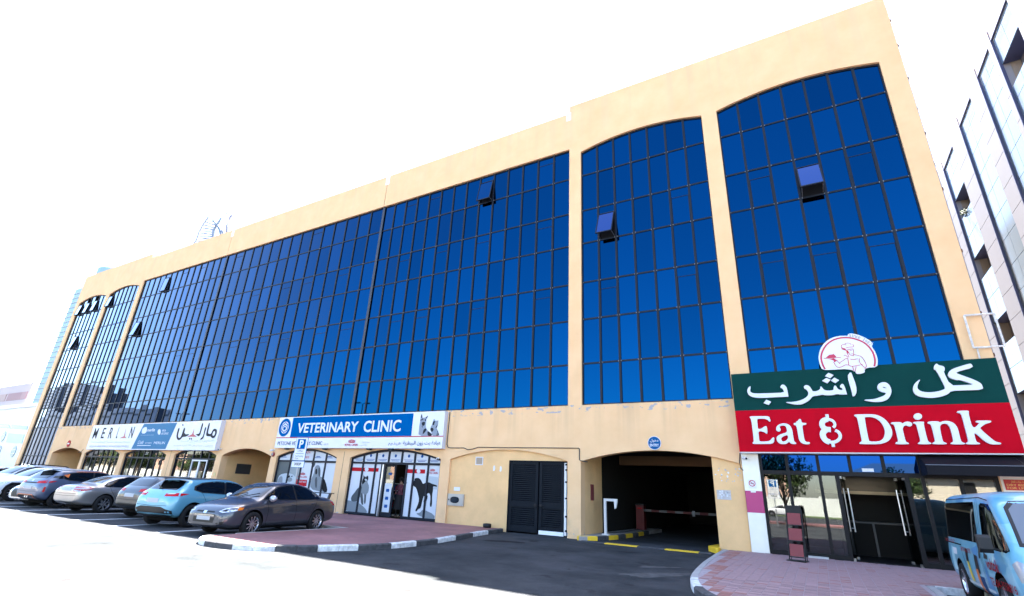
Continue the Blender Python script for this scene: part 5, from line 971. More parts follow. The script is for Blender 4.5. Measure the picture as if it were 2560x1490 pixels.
def vehicle(S, loc, head, label, cat='car', group=None):
    t = empty(S.get('name', 'parked_car'), (loc[0], loc[1], 0), R(head), label=label, cat=cat, group=group)
    me, bvh = body_mesh(S); link('body', me, t); W2 = S['hw'][len(S['hw']) // 2][1] + .6
    H, T, RM = wheel_mesh(S['r'], .21, S.get('spokes', 10), S.get('rim', 'alloy')); yw = S.get('track', .76)
    for ax in S['axles']:
        for s in (-1, 1):
            o = link('wheel', H, t); o.location = (ax, s * yw, S['r']); o.rotation_euler = (0, 0, 0 if s > 0 else math.pi); link('tyre', T, o); rm = link('rim', RM, o)
            if S.get('rimmat'): rm.material_slots[0].link = 'OBJECT'; rm.material_slots[0].material = S['rimmat']
    for nm, mt, view, pts, *ex in S['patches']:
        off = ex[0] if ex else .004
        if view == 'side':
            for s in (-1, 1):
                m_ = patch(bvh, [(x, s * 2, z) for x, z in pts], (0, -s, 0), off); m_.materials.append(mt); link(nm, m_, t)
        elif view == 'right': m_ = patch(bvh, [(x, -2, z) for x, z in pts], (0, 1, 0), off); m_.materials.append(mt); link(nm, m_, t)
        elif view in ('front', 'rear'):
            s = 1 if view == 'front' else -1; m_ = patch(bvh, [(s * 4, y, z) for y, z in pts], (-s, 0, 0), off); m_.materials.append(mt); link(nm, m_, t)
        elif view in ('frontm', 'rearm'):
            s = 1 if view == 'frontm' else -1
            for q in (-1, 1): m_ = patch(bvh, [(s * 4, y * q, z) for y, z in pts], (-s, 0, 0), off); m_.materials.append(mt); link(nm, m_, t)
        elif view in ('fq', 'rq'):
            s = 1 if view == 'fq' else -1
            for q in (-1, 1): m_ = patch(bvh, [(x, y * q, z) for x, y, z in pts], (-s * .80, -q * .60, 0), off); m_.materials.append(mt); link(nm, m_, t)
        elif view == 'top': m_ = patch(bvh, [(x, y, 4) for x, y in pts], (0, 0, -1), off); m_.materials.append(mt); link(nm, m_, t)
    for x, z in S.get('handles', []):
        for s in (-1, 1):
            h = bvh.ray_cast(Vector((x, s * 3, z)), Vector((0, -s, 0)))
            if h[0]: MB().tube([(x - .09, h[0].y + s * .004, z), (x - .06, h[0].y + s * .03, z + .004), (x + .06, h[0].y + s * .03, z + .004), (x + .09, h[0].y + s * .004, z)], .013, 6).build('door_handle', S.get('handlemat', S['paint']), t)
    if 'mirror' in S:
        x, z, sz = S['mirror']
        for s in (-1, 1):
            h = bvh.ray_cast(Vector((x, s * 3, z)), Vector((0, -s, 0))); y = abs(h[0].y) if h[0] else .8
            mb = MB(); mb.lathe([(.0001, -.10 * sz), (.06 * sz, -.085 * sz), (.085 * sz, -.03 * sz), (.08 * sz, .05 * sz), (.0001, .065 * sz)], 'x', 12); me_ = mb.mesh('mirror', S.get('mirrormat', S['paint']))
            for v in me_.vertices: v.co = (v.co.x * -.8, v.co.y * 1.25, v.co.z)
            me_.polygons.foreach_set('use_smooth', [True] * len(me_.polygons)); o = link('mirror', me_, t); o.location = (x, s * (y + .12 * sz), z + .03); MB().tube([(0, -s * .13 * sz, -.03), (0, 0, -.02)], .02, 6).build('mirror_arm', TRIM, o)
    MB().box(-S['L'] / 2 + .45, S['L'] / 2 - .45, -.55, .55, .17, .32).build('underbody', WELL, t)
    return t
def gap(pts, wd=.010):
    """thin closed strip along a polyline, for panel gaps"""
    a, b = [], []
    for i, p in enumerate(pts):
        d = Vector(pts[min(i + 1, len(pts) - 1)]) - Vector(pts[max(i - 1, 0)]); d.normalize(); a.append((p[0] - d.y * wd / 2, p[1] + d.x * wd / 2)); b.append((p[0] + d.y * wd / 2, p[1] - d.x * wd / 2))
    return a + b[::-1]
def sym(p): return p + [(-y, z) for y, z in reversed(p)]
# --- sedan (grey one and the white and dark ones share its form)
def sedan(paintm, H=1.49, **kw):
    k = H / 1.49
    S = dict(name='parked_sedan', L=4.57, r=.325, ra=.375, axles=(1.345, -1.29), rw=.70, nose=.26, paint=paintm, spokes=10,
        top=[(-2.29, .90), (-2.2, 1.02 * k), (-1.72, 1.09 * k), (-1.60, 1.11 * k), (-.95, 1.39 * k), (-.55, 1.47 * k), (-.1, 1.49 * k), (.30, 1.455 * k), (.55, 1.38 * k), (1.22, 1.02 * k), (1.32, .99 * k), (1.8, .90 * k), (2.12, .80 * k), (2.29, .66)],
        belt=[(-2.29, .84), (-1.9, .96 * k), (-1.0, .95 * k), (0, .92 * k), (1.1, .89 * k), (1.6, .83 * k), (2.05, .74 * k), (2.29, .60)],
        hw=[(-2.29, .80), (-1.9, .855), (-1.0, .885), (0, .89), (1.0, .885), (1.7, .865), (2.05, .82), (2.29, .70)], bot=[(-2.29, .34), (-2.0, .27), (-1.2, .20), (1.2, .20), (2.0, .20), (2.29, .24)], xs=[-1.60, -1.72, .30, .45, 1.22, 1.32], track=.785,
        handles=[(-.12, .83), (-1.02, .86)], mirror=(.80, .98, 1.15), mirrormat=kw.get('mirrormat', paintm))
    S['patches'] = [
        ('window_trim', TRIM, 'side', [(1.06, .965 * k), (.80, 1.14 * k), (.45, 1.335 * k), (.1, 1.405 * k), (-.4, 1.415 * k), (-.85, 1.33 * k), (-1.25, 1.16 * k), (-1.42, 1.03 * k), (-1.35, .985 * k), (-.2, .965 * k)], .003),
        ('side_window', CARGLASS, 'side', [(.98, .985 * k), (.78, 1.12 * k), (.44, 1.31 * k), (.1, 1.38 * k), (-.16, 1.388 * k), (-.22, .985 * k)], .006), ('side_window', CARGLASS, 'side', [(-.29, .985 * k), (-.23, 1.39 * k), (-.5, 1.383 * k), (-.84, 1.30 * k), (-1.2, 1.15 * k), (-1.35, 1.02 * k), (-1.28, 1.0 * k)], .006),
        ('windscreen', CARGLASS, 'front', sym([(.66, 1.04 * k), (.58, 1.28 * k), (.50, 1.37 * k), (.25, 1.395 * k)]), .005), ('rear_window', CARGLASS, 'rear', sym([(.58, 1.14 * k), (.50, 1.30 * k), (.42, 1.35 * k), (.2, 1.37 * k)]), .005),
        ('panel_gap', SEAM, 'side', gap([(.92, .96), (.86, .70), (.88, .36), (.82, .27)]), .003), ('panel_gap', SEAM, 'side', gap([(-.25, .96), (-.26, .60), (-.24, .28)]), .003), ('panel_gap', SEAM, 'side', gap([(-1.22, 1.0), (-1.12, .80), (-.98, .62), (-.85, .45), (-.80, .28)]), .003), ('panel_gap', SEAM, 'side', gap([(.82, .27), (0, .26), (-.8, .27)]), .003),
        ('headlamp', LAMPC, 'fq', [(2.16, .42, .655), (2.12, .58, .735), (1.95, .72, .775), (1.74, .85, .765), (1.80, .84, .70), (2.02, .72, .655), (2.14, .56, .625)]), ('indicator', LAMPA, 'fq', [(1.86, .80, .775), (1.74, .85, .765), (1.79, .85, .70), (1.88, .79, .69)], .007),
        ('lamp_inner', TRIM, 'fq', [(2.13, .47, .665), (2.08, .60, .72), (2.02, .66, .72), (2.06, .60, .66)], .006),
        ('grille', TRIM, 'front', sym([(.40, .36), (.42, .56), (.33, .66)]), .004), ('grille_bar', paintm, 'front', sym([(.41, .50), (.38, .57)]), .007), ('lower_intake', TRIM, 'frontm', [(.50, .36), (.72, .42), (.68, .33), (.52, .29)], .004), ('badge', CHROME, 'front', sym([(.06, .60), (.06, .66)]), .011),
        ('number_plate', PLATE, 'front', sym([(.26, .42), (.26, .52)]), .012),
        ('tail_lamp', LAMPR, 'rq', [(-2.20, .48, .80), (-2.20, .48, .97), (-2.0, .80, .98), (-1.92, .86, .92), (-2.02, .82, .80)]), ('number_plate', PLATE, 'rear', sym([(.26, .76), (.26, .88)]), .006), ('panel_gap', SEAM, 'rear', gap([(-.7, .70), (0, .68), (.7, .70)]), .003)]
    S.update(kw); return S
GREYP_ = paint('grey', (.046, .050, .066), .45, .3)
s1 = vehicle(sedan(GREYP_, mirrormat=paint('silver_cap', (.42, .42, .46), .6, .25)), (-15.45, -7.78), -82, 'dark grey sedan with boot spoiler parked beside the red pavement')
sp = MB(); sp.box(-2.26, -2.02, -.60, .60, 1.165, 1.195); sp.build('spoiler', GREYP_, s1)
for y in (-.55, .55): MB().prism([(0, 0)] * 0 or [(-2.10, .98), (-1.98, .98), (-2.06, 1.165), (-2.18, 1.165)], y - .02, y + .02).build('spoiler_post', GREYP_, s1)
for y in (-.35, .15): MB().tube([(1.28, y, 1.035), (1.02, y + .42, 1.15)], .012, 5).build('wiper', TRIM, s1)
# --- silver sedan seen from behind
SILV = paint('silver_beige', (.36, .34, .33), .7, .3)
sv = sedan(SILV, 1.44, spokes=7, rim='cover')
sv['patches'] = [p for p in sv['patches'] if p[0] not in ('tail_lamp', 'number_plate')] + [('tail_lamp', LAMPR, 'rq', [(-2.23, .42, .76), (-2.22, .42, .95), (-2.0, .76, .97), (-1.86, .87, .90), (-1.95, .85, .80), (-2.10, .74, .78)]), ('reverse_lamp', LAMPC, 'rq', [(-2.23, .42, .735), (-2.10, .74, .735), (-1.86, .87, .78), (-1.90, .865, .84), (-2.06, .76, .80), (-2.16, .62, .765)], .007), ('number_plate', PLATE, 'rear', sym([(.27, .77), (.27, .89)]), .012), ('boot_trim', CHROME, 'rear', sym([(.3, .925), (.3, .945)]), .006), ('bumper_line', SEAM, 'rear', gap([(-.75, .62), (0, .60), (.75, .62)]), .003), ('lower_valance', TRIM, 'rear', sym([(.6, .28), (.55, .36)]), .004), ('badge', CHROME, 'rear', sym([(.05, .97), (.05, 1.03)]), .006)]
vehicle(sv, (-25.75, -7.35), 98, 'silver beige sedan with red tail lamps parked tail outwards')
# --- hatchbacks / crossovers
def hatch(paintm, H=1.53, L=4.35, hood=.98, **kw):
    k = H / 1.53; a = L / 2
    S = dict(name='parked_hatchback', L=L, r=.34, ra=.40, axles=(a - .83, -a + .80), rw=.72, nose=.24, paint=paintm, spokes=5, track=.79,
        top=[(-a, .90), (-a + .08, 1.05 * k), (-a + .22, 1.14 * k), (-a + .55, 1.42 * k), (-a + .72, 1.49 * k), (-.4, H), (.1, 1.51 * k), (.45, 1.43 * k), (1.15, 1.06 * k), (1.3, 1.02 * k), (a - .35, .92 * k), (a - .12, .82 * k), (a, .68)],
        belt=[(-a, .84), (-a + .25, 1.04 * k), (-1.0, 1.02 * k), (0, .96 * k), (1.1, .93 * k), (a - .4, .84 * k), (a, .62)], hw=[(-a, .80), (-a + .3, .88), (-1.0, .905), (0, .90), (1.0, .90), (a - .4, .87), (a, .72)], bot=[(-a, .36), (-a + .3, .28), (-1, .23), (1, .23), (a - .3, .23), (a, .27)],
        xs=[-a + .22, -a + .55, -a + .72, .1, .3, 1.15, 1.3], handles=[(-.05, .88)], mirror=(.85, 1.03, 1.2))
    S['patches'] = [('window_trim', TRIM, 'side', [(1.0, 1.0 * k), (.75, 1.18 * k), (.42, 1.36 * k), (.0, 1.435 * k), (-.6, 1.445 * k), (-1.15, 1.38 * k), (-1.45, 1.26 * k), (-1.48, 1.14 * k), (-1.2, 1.06 * k), (-.2, 1.01 * k)], .003),
        ('side_window', CARGLASS, 'side', [(.93, 1.02 * k), (.72, 1.17 * k), (.41, 1.34 * k), (.0, 1.41 * k), (-.2, 1.415 * k), (-.24, 1.035 * k)], .006), ('side_window', CARGLASS, 'side', [(-.31, 1.04 * k), (-.27, 1.418 * k), (-.6, 1.42 * k), (-1.12, 1.355 * k), (-1.39, 1.24 * k), (-1.4, 1.15 * k), (-1.15, 1.085 * k)], .006),
        ('windscreen', CARGLASS, 'front', sym([(.66, 1.08 * k), (.60, 1.34 * k), (.50, 1.45 * k), (.2, 1.475 * k)]), .005), ('rear_window', CARGLASS, 'rear', sym([(.62, 1.13 * k), (.62, 1.28 * k), (.54, 1.40 * k), (.2, 1.43 * k)]), .005),
        ('panel_gap', SEAM, 'side', gap([(.85, .98), (.80, .70), (.82, .32)]), .003), ('panel_gap', SEAM, 'side', gap([(-.27, 1.0), (-.28, .60), (-.26, .30)]), .003), ('panel_gap', SEAM, 'side', gap([(-1.2, 1.06), (-1.05, .82), (-.92, .62)]), .003), ('sill_trim', TRIM, 'side', [(.9, .24), (.9, .33), (-.85, .33), (-.85, .24)], .004),
        ('tail_lamp', LAMPR, 'rq', [(-a + .06, .40, .93 * k), (-a + .08, .42, 1.02 * k), (-a + .25, .75, 1.045 * k), (-a + .50, .89, 1.02 * k), (-a + .28, .84, .95 * k)]), ('headlamp', LAMPC, 'fq', [(a - .1, .45, .70), (a - .14, .55, .78), (a - .35, .80, .84), (a - .55, .88, .83), (a - .45, .86, .77), (a - .2, .70, .70)]), ('number_plate', PLATE, 'rear', sym([(.26, .72), (.26, .84)]), .007), ('rear_bumper', TRIM, 'rear', sym([(.74, .32), (.72, .44), (.5, .50)]), .004), ('grille', TRIM, 'front', sym([(.5, .34), (.55, .58), (.45, .66)]), .004),
        ('panel_gap', SEAM, 'rear', gap([(-.66, .64), (0, .62), (.66, .64)]), .003)]
    S.update(kw); return S
# blue grey crossover with orange accents
BG = paint('blue_grey', (.075, .10, .165), .4, .33); ORG = M('orange_accent', (.65, .15, .03), .4)
cr = hatch(BG, 1.56, 4.42, rimmat=M('dark_alloy', (.02, .02, .022), .35, .6), name='parked_crossover')
cr['patches'] += [('orange_flash', ORG, 'side', [(-1.44, 1.30), (-1.20, 1.345), (-1.26, 1.19)], .010), ('roof_line', ORG, 'side', [(-.95, 1.462), (.05, 1.492), (.45, 1.43), (.44, 1.412), (.05, 1.475), (-.95, 1.445)], .009), ('diffuser_edge', ORG, 'rear', gap([(-.60, .34), (-.50, .50), (.50, .50), (.60, .34)], .022), .012), ('quarter_glass', CARGLASS, 'side', [(-1.47, 1.14), (-1.45, 1.28), (-1.72, 1.26), (-1.80, 1.18)], .004), ('lamp_bar', TRIM, 'rear', sym([(.42, .94), (.42, .99)]), .005), ('badge', CHROME, 'rear', sym([(.05, 1.02), (.05, 1.08)]), .007), ('side_lamp', LAMPR, 'rq', [(-2.05, .80, .62), (-2.05, .82, .82), (-2.0, .86, .82), (-2.0, .85, .62)])]
c1 = vehicle(cr, (-29.05, -7.55), 98, 'blue grey crossover with orange flashes on roof and rear pillar')
for y in (-.12, -.27): MB().tube([(-2.20, y, .42), (-2.26, y, .42)], .045, 12).build('exhaust_tip', CHROME, c1)
MB().box(-1.86, -1.52, -.60, .60, 1.50, 1.53).build('roof_spoiler', BG, c1)
# sky blue hatchback
CY = paint('sky_blue', (.115, .33, .46), .25, .33)
cy = hatch(CY, 1.49, 4.42, name='parked_hatchback')
cy['patches'] += [('lower_bumper', TRIM, 'rear', sym([(.80, .30), (.80, .50), (.45, .60)]), .006), ('roof_panel', TRIM, 'top', [(-1.5, .50), (.15, .50), (.15, -.50), (-1.5, -.50)], .004), ('lamp_gem', LAMPC, 'rq', [(-2.14, .46, .97), (-2.12, .55, 1.0), (-1.98, .70, 1.01), (-2.0, .66, .98)], .008)]
c2 = vehicle(cy, (-18.7, -7.75), 100, 'sky blue hatchback with black roof parked tail outwards'); MB().box(-1.92, -1.55, -.62, .62, 1.455, 1.485).build('roof_spoiler', TRIM, c2); MB().tube([(-2.03, -.05, 1.14), (-1.9, .30, 1.22)], .014, 5).build('wiper', TRIM, c2)
# dark grey hatchback deep in its bay
vehicle(hatch(paint('dark_grey', (.028, .03, .034), .4, .3), 1.50, 4.2), (-22.2, -6.9), 98, 'dark grey hatchback parked deep in its bay beside the silver sedan')
# white cars, noses outwards
WH = paint('white', (.60, .61, .63), 0, .35)
su = hatch(WH, 1.60, 4.65, name='parked_suv', r=.37, ra=.43, rimmat=RIM, spokes=10); su['patches'] += [('arch_trim', TRIM, 'side', gap([(1.94, .42), (1.86, .66), (1.68, .80), (1.36, .80), (1.14, .62), (1.08, .40)], .07), .006)]
c3 = vehicle(su, (-34.6, -7.3), -82, 'white SUV with black wheel arch trim parked nose outwards')
c4 = vehicle(hatch(paint('pearl_white', (.52, .53, .56), .1, .35), 1.68, 4.7, name='parked_suv', r=.37, ra=.43), (-37.6, -7.1), -82, 'pearl white SUV with dark roof rails parked nose outwards')
for s in (-1, 1): MB().tube([(-1.55, s * .58, 1.605), (-1.4, s * .60, 1.66), (-.2, s * .61, 1.705), (.3, s * .60, 1.66), (.42, s * .59, 1.60)], .022, 6).build('roof_rail', TRIM, c4)
ws_ = sedan(WH, 1.47); ws_['patches'] += [('chrome_frame', CHROME, 'front', sym([(.36, .30), (.46, .48), (.40, .70)]), .006), ('grille', TRIM, 'front', sym([(.32, .34), (.41, .48), (.36, .67)]), .014)]
vehicle(ws_, (-30.35, -7.35), -82, 'white sedan with large chrome framed grille parked nose outwards')
vehicle(sedan(paint('black', (.012, .012, .016), .3, .3), 1.48), (-42.6, -6.9), -82, 'black sedan with tinted windows, farthest along the parking row')
# --- minivan with advertising livery
def livery():
    m = bpy.data.materials.new('van_livery'); m.use_nodes = True; t = m.node_tree; b = t.nodes['Principled BSDF']; b.inputs['Roughness'].default_value = .35; b.inputs['Coat Weight'].default_value = .6
    tc = nd(t, 'ShaderNodeTexCoord'); mp = nd(t, 'ShaderNodeMapping'); mp.inputs['Scale'].default_value = (1.2, .6, 1.5); mp.inputs['Rotation'].default_value = (0, .6, 0); t.links.new(tc.outputs['Object'], mp.inputs[0])
    v = nd(t, 'ShaderNodeTexVoronoi'); v.inputs['Scale'].default_value = 1.6; t.links.new(mp.outputs[0], v.inputs['Vector']); n = nd(t, 'ShaderNodeTexNoise'); n.inputs['Scale'].default_value = 1.8; t.links.new(mp.outputs[0], n.inputs['Vector'])
    mx = nd(t, 'ShaderNodeMix', data_type='RGBA'); mx.inputs[0].default_value = .55; t.links.new(v.outputs['Color'], mx.inputs[6]); t.links.new(n.outputs[0], mx.inputs[7])
    r = nd(t, 'ShaderNodeValToRGB'); e = r.color_ramp.elements; e[0].position = .25; e[0].color = (.06, .25, .42, 1); e[1].position = .75; e[1].color = (.28, .50, .58, 1); k = e.new(.5); k.color = (.14, .38, .50, 1)
    t.links.new(mx.outputs[2], r.inputs[0]); t.links.new(r.outputs[0], b.inputs['Base Color']); return m
LV = livery()
V = dict(name='delivery_van', L=4.70, r=.33, ra=.40, axles=(1.30, -1.27), rw=.86, nose=.16, paint=LV, spokes=6, rim='cover', track=.74,
    top=[(-2.35, 1.86), (-2.28, 1.92), (-2.0, 1.97), (.6, 1.98), (1.15, 1.94), (1.38, 1.84), (2.00, 1.18), (2.10, 1.12), (2.27, 1.0), (2.35, .84)], belt=[(-2.35, 1.02), (-1, 1.06), (1.2, 1.04), (1.9, 1.02), (2.2, .90), (2.35, .70)],
    hw=[(-2.35, .80), (-2.1, .835), (0, .85), (1.2, .845), (1.9, .82), (2.2, .76), (2.35, .66)], bot=[(-2.35, .38), (-2.1, .30), (-1, .25), (1.2, .24), (2.1, .25), (2.35, .30)], xs=[1.05, 1.25, 1.45, 1.7, 1.93, 2.05], mirrormat=TRIM, handles=[])
V['patches'] = [('side_window', CARGLASS, 'side', [(-2.20, 1.14), (-2.18, 1.70), (-2.1, 1.76), (.30, 1.78), (.36, 1.72), (.34, 1.14), (.28, 1.10), (-2.15, 1.10)], .005), ('side_window', CARGLASS, 'side', [(.70, 1.72), (.64, 1.14), (.80, 1.08), (1.74, 1.04), (1.86, 1.08), (1.30, 1.66), (1.18, 1.74), (.78, 1.76)], .005),
    ('windscreen_seal', TRIM, 'front', sym([(.66, 1.15), (.60, 1.70), (.50, 1.80), (.2, 1.82)]), .003), ('windscreen', M('van_windscreen', (.10, .11, .13), .05, spec=.7), 'front', sym([(.61, 1.20), (.555, 1.67), (.46, 1.76), (.2, 1.78)]), .007),
    ('panel_gap', SEAM, 'side', gap([(.46, 1.86), (.44, 1.05), (.48, .60), (.46, .30)]), .004), ('panel_gap', SEAM, 'side', gap([(.58, 1.8), (.52, 1.05), (.56, .60), (.56, .30)]), .004), ('slide_rail', SEAM, 'side', gap([(-2.1, 1.0), (-.9, 1.0)], .025), .005), ('panel_gap', SEAM, 'side', gap([(-.92, 1.06), (-.90, .9), (-.75, .70), (-.78, .30)], .014), .004), ('door_pull', TRIM, 'side', [(.34, .86), (.34, 1.04), (.42, 1.04), (.42, .86)], .008), ('door_pull', TRIM, 'side', [(.64, .88), (.64, .98), (.84, .94), (.84, .88)], .008), ('gutter', SEAM, 'side', gap([(-2.2, 1.83), (.6, 1.85), (1.1, 1.80)], .015), .005),
    ('stripe', M('stripe_pale', (.5, .55, .58), .4), 'side', [(-.9, .36), (-.9, .41), (.9, .41), (.9, .36)], .005),
    ('device_print', TRIM, 'right', [(-.62, .74), (-.62, .96), (-.45, .95), (-.45, .74)], .006), ('device_print', M('van_yellow', (.6, .45, .03), .4), 'right', [(-.58, .42), (-.58, .74), (-.44, .74), (-.40, .42)], .007), ('device_print', TRIM, 'right', [(-.02, .62), (.0, .90), (.22, .88), (.22, .60)], .006), ('device_print', M('van_orange', (.55, .14, .02), .4), 'right', [(-.06, .30), (-.04, .66), (.1, .66), (.1, .30)], .007), ('device_print', MATS['print_navy'], 'right', [(.12, .30), (.12, .56), (.36, .56), (.36, .30)], .006), ('wedge_print', M('van_blue', (.04, .18, .36), .4), 'right', [(.45, .30), (.62, .80), (.9, .30)], .0055), ('wedge_print', MATS['van_blue'], 'right', [(-.15, .98), (.25, 1.06), (.30, .70)], .0055), ('wedge_print', M('van_pale', (.34, .55, .6), .4), 'right', [(-1.9, .5), (-1.75, .95), (-1.6, .9), (-1.55, .5)], .0055), ('sticker', M('sticker_white', (.6, .62, .65), .4), 'right', [(-1.62, .80), (-1.62, .92), (-1.30, .92), (-1.30, .80)], .008),
    ('headlamp', LAMPC, 'fq', [(2.25, .50, .66), (2.22, .52, .90), (2.05, .76, .96), (1.95, .81, .90), (2.08, .77, .68)]), ('grille', TRIM, 'front', sym([(.46, .60), (.46, .74)]), .005), ('bumper_intake', TRIM, 'front', sym([(.5, .34), (.52, .46)]), .005), ('number_plate', PLATE, 'front', sym([(.26, .47), (.26, .58)]), .009), ('tail_lamp', LAMPR, 'rearm', [(.70, .75), (.70, 1.15), (.80, 1.15), (.80, .75)], .005)]
vn = vehicle(V, (3.10, -6.10), -89, 'pale blue minivan with advertising livery parked beside the brick pavement', 'van')
for s in (-1, 1):        # tall square door mirrors on stalks
    mm = MB(); mm.prism([(1.56, 1.02), (1.64, 1.02), (1.68, 1.08), (1.66, 1.24), (1.62, 1.28), (1.56, 1.28)], min(s * .90, s * 1.07), max(s * .90, s * 1.07)); MO = mm.build('mirror', TRIM, vn); MB().tube([(1.58, s * .80, 1.06), (1.58, s * .93, 1.10)], .022, 6).build('mirror_arm', TRIM, MO)
for body, bx_, m_, bd in (('voltok', (.78, .73, 1.42, .91), MATS['print_red'], .02), ('TEL:04-3558816', (.80, .50, 1.95, .62), MATS['print_red'], .01), ('CHARGING SOLUTIONS', (-.86, .90, -.08, .98), MATS['print_red'], .01), ('CHARGING SOLUTIONS', (-2.12, 1.01, -1.28, 1.07), MATS['print_red'], .01)):
    text('lettering', body, bx_, 0, m_, vn, .004, bold=bd, frame=lambda p: (p[0], -(ip(p[0], V['hw'])) - .014 + .012 * abs(p[2] - .72), p[2]))
# ================================================================== neighbours and far things
WPAN = M('white_panel', (.165, .165, .20), .65, spec=.2, noise=.04, nscale=.6); NGLASS = M('pale_glass', (.10, .145, .20), .12, spec=.5); FIN = M('fin_shade_blue', (.06, .07, .15), .5); REVEAL = M('reveal_beige', (.30, .25, .20), .8)  # fins, caps, soffits: blue shade of the white returns put into their colour
NB = empty('panelled_building', (9.0, 0, 0), label='white panelled building with glazed strips beside the ochre building', cat='building')
def y9(y): return -19.03 + (y + 19.03) * 1.125
def z9(z): return 1.6 + (z - 1.6) * 1.125
STR = [(y9(8.62), y9(10.82)), (y9(5.0), y9(7.08)), (y9(2.15), y9(3.80)), (y9(-.2), y9(1.80)), (y9(-3.2), y9(-1.4))]
ZT, ZTS = z9(18.75), z9(18.25); edges = [y9(13.5)] + [e for s in STR for e in s[::-1]] + [y9(-5)]
rowz = [0] + [z9(1.6 + k * 1.085) for k in range(1, 16)] + [ZT]
rowz = sorted(z for z in set(rowz) if z <= ZT)
for k in range(0, len(edges), 2):            # solid columns of panels between the glazed strips
    yb, ya = edges[k], edges[k + 1]
    if ya < -8: continue
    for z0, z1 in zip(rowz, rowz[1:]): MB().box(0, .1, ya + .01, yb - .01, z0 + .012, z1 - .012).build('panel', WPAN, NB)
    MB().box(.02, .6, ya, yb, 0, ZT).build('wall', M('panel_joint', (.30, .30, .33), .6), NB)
WN = [z9(z) for z in (16.25, 12.98, 9.74, 6.5, 3.3)]
for k, (ya, yb) in enumerate(STR):
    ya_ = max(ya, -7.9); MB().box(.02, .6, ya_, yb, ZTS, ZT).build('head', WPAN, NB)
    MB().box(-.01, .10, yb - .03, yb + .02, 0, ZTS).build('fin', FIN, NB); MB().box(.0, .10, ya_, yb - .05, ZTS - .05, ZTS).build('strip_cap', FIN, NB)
    z = .0; segs = []; hts = WN if k == 0 else ([z9(17.0)] if k == 3 else [])
    cut = sorted([(h - 1.25, h) for h in hts]); p = 0
    for a, b in cut + [(ZTS - .06, ZTS - .06)]:
        q = p
        while q < a - .05:
            q2 = min(q + 1.22, a)
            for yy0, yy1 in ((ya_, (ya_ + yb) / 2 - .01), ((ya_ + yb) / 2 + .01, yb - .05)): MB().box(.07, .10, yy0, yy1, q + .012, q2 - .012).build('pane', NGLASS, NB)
            q = q2
        p = b
    for a, b in cut:
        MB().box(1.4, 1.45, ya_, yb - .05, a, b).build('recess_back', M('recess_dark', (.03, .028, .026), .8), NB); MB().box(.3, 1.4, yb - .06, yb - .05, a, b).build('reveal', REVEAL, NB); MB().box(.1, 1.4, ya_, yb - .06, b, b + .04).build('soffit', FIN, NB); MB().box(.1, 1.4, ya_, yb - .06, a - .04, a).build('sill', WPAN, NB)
        MB().box(.7, .75, ya_ + .9, ya_ + 1.0, a, b).build('window_post', REVEAL, NB)
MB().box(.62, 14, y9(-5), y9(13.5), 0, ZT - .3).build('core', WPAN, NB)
# small potted plant on a window sill
LEAFM = M('leaf', (.045, .075, .022), .7, rand=.2, spec=.2); LEAFD = M('leaf_dark', (.022, .038, .014), .7, spec=.2)
def leafball(c, r_, n, size, seed, squash=.8):
    rnd = random.Random(seed); mb = MB()
    for _ in range(n):
        a, b = rnd.random() * 6.283, math.acos(rnd.uniform(-1, 1)); d = r_ * rnd.random() ** .45; p = Vector((c[0] + d * math.sin(b) * math.cos(a), c[1] + d * math.sin(b) * math.sin(a), c[2] + d * math.cos(b) * squash)); u = Vector((rnd.gauss(0, 1), rnd.gauss(0, 1), rnd.gauss(0, 1))).normalized(); v = u.orthogonal().normalized(); s = size * rnd.uniform(.6, 1.3)
        mb.face([p - u * s, p + v * s * .45, p + u * s, p - v * s * .45], 0 if rnd.random() < .6 else 1)
    return mb
PP = empty('window_plant', (9.15, y9(9.9), z9(15.0)), label='small leafy plant growing on a window ledge of the white building', cat='plant'); leafball((0, -.1, .12), .32, 120, .09, 3).build('foliage', [LEAFM, LEAFD], PP); MB().tube([(.1, 0, -.1), (0, -.1, .1)], .03, 6).build('stem', REVEAL, PP)
# ------------------------------------------------------------------ white store at the far end of the row
zb_ = Zm(0, 640, 330, 896); YW = 10.0
WST = M('store_white', (.68, .70, .72), .5, noise=.03); x1w = -97.0; x0w = -150.0; zr = zb_.f(100, 1035, YW)[1]
STO = empty('white_store', (0, 0, 0), label='white store with round windows beyond the end of the ochre building', cat='building')
MB().box(x0w, x1w, YW, YW + 25, 0, zr).build('wall', WST, STO); MB().box(x0w - .3, x1w + .3, YW - .3, YW + 25, zr, zr + .5).build('parapet', WST, STO)
TEALG = M('store_glass', (.10, .22, .27), .15)
p = zb_.fs([(-60, 1132), (60, 1142), (75, 1172), (-60, 1160)], YW); MB().prism(p, YW - .05, YW - .01).build('window', TEALG, STO); p = zb_.fs([(78, 1145), (190, 1156), (185, 1178), (80, 1172)], YW); MB().prism(p, YW - .05, YW - .01).build('window', TEALG, STO)
p = zb_.fs([(62, 1203), (168, 1212), (150, 1272), (45, 1265)], YW); MB().prism(p, YW - .08, YW - .01).build('shop_panel', M('pale_aqua', (.38, .56, .58), .4), STO)
for cx, cy in ((24, 1225), (94, 1328), (-6, 1322)):
    c = zb_.f(cx, cy, YW); o = MB().lathe([(.0001, -.06), (.75, -.06), (.75, 0), (.0001, 0)], 'y', 24).build('round_window', TEALG, STO); o.location = (c[0], YW - .01, c[1])
    for q in (-.25, .25): b_ = MB().box(-.7, .7, -.08, -.062, q - .03, q + .03).build('glazing_bar', WST, o)
BBD = empty('roof_billboard', (0, 0, 0), label='wide faded pink billboard on the roof of the white store', cat='billboard'); p0, p1 = zb_.f(-120, 980, YW + 2), zb_.f(215, 900, YW + 2)
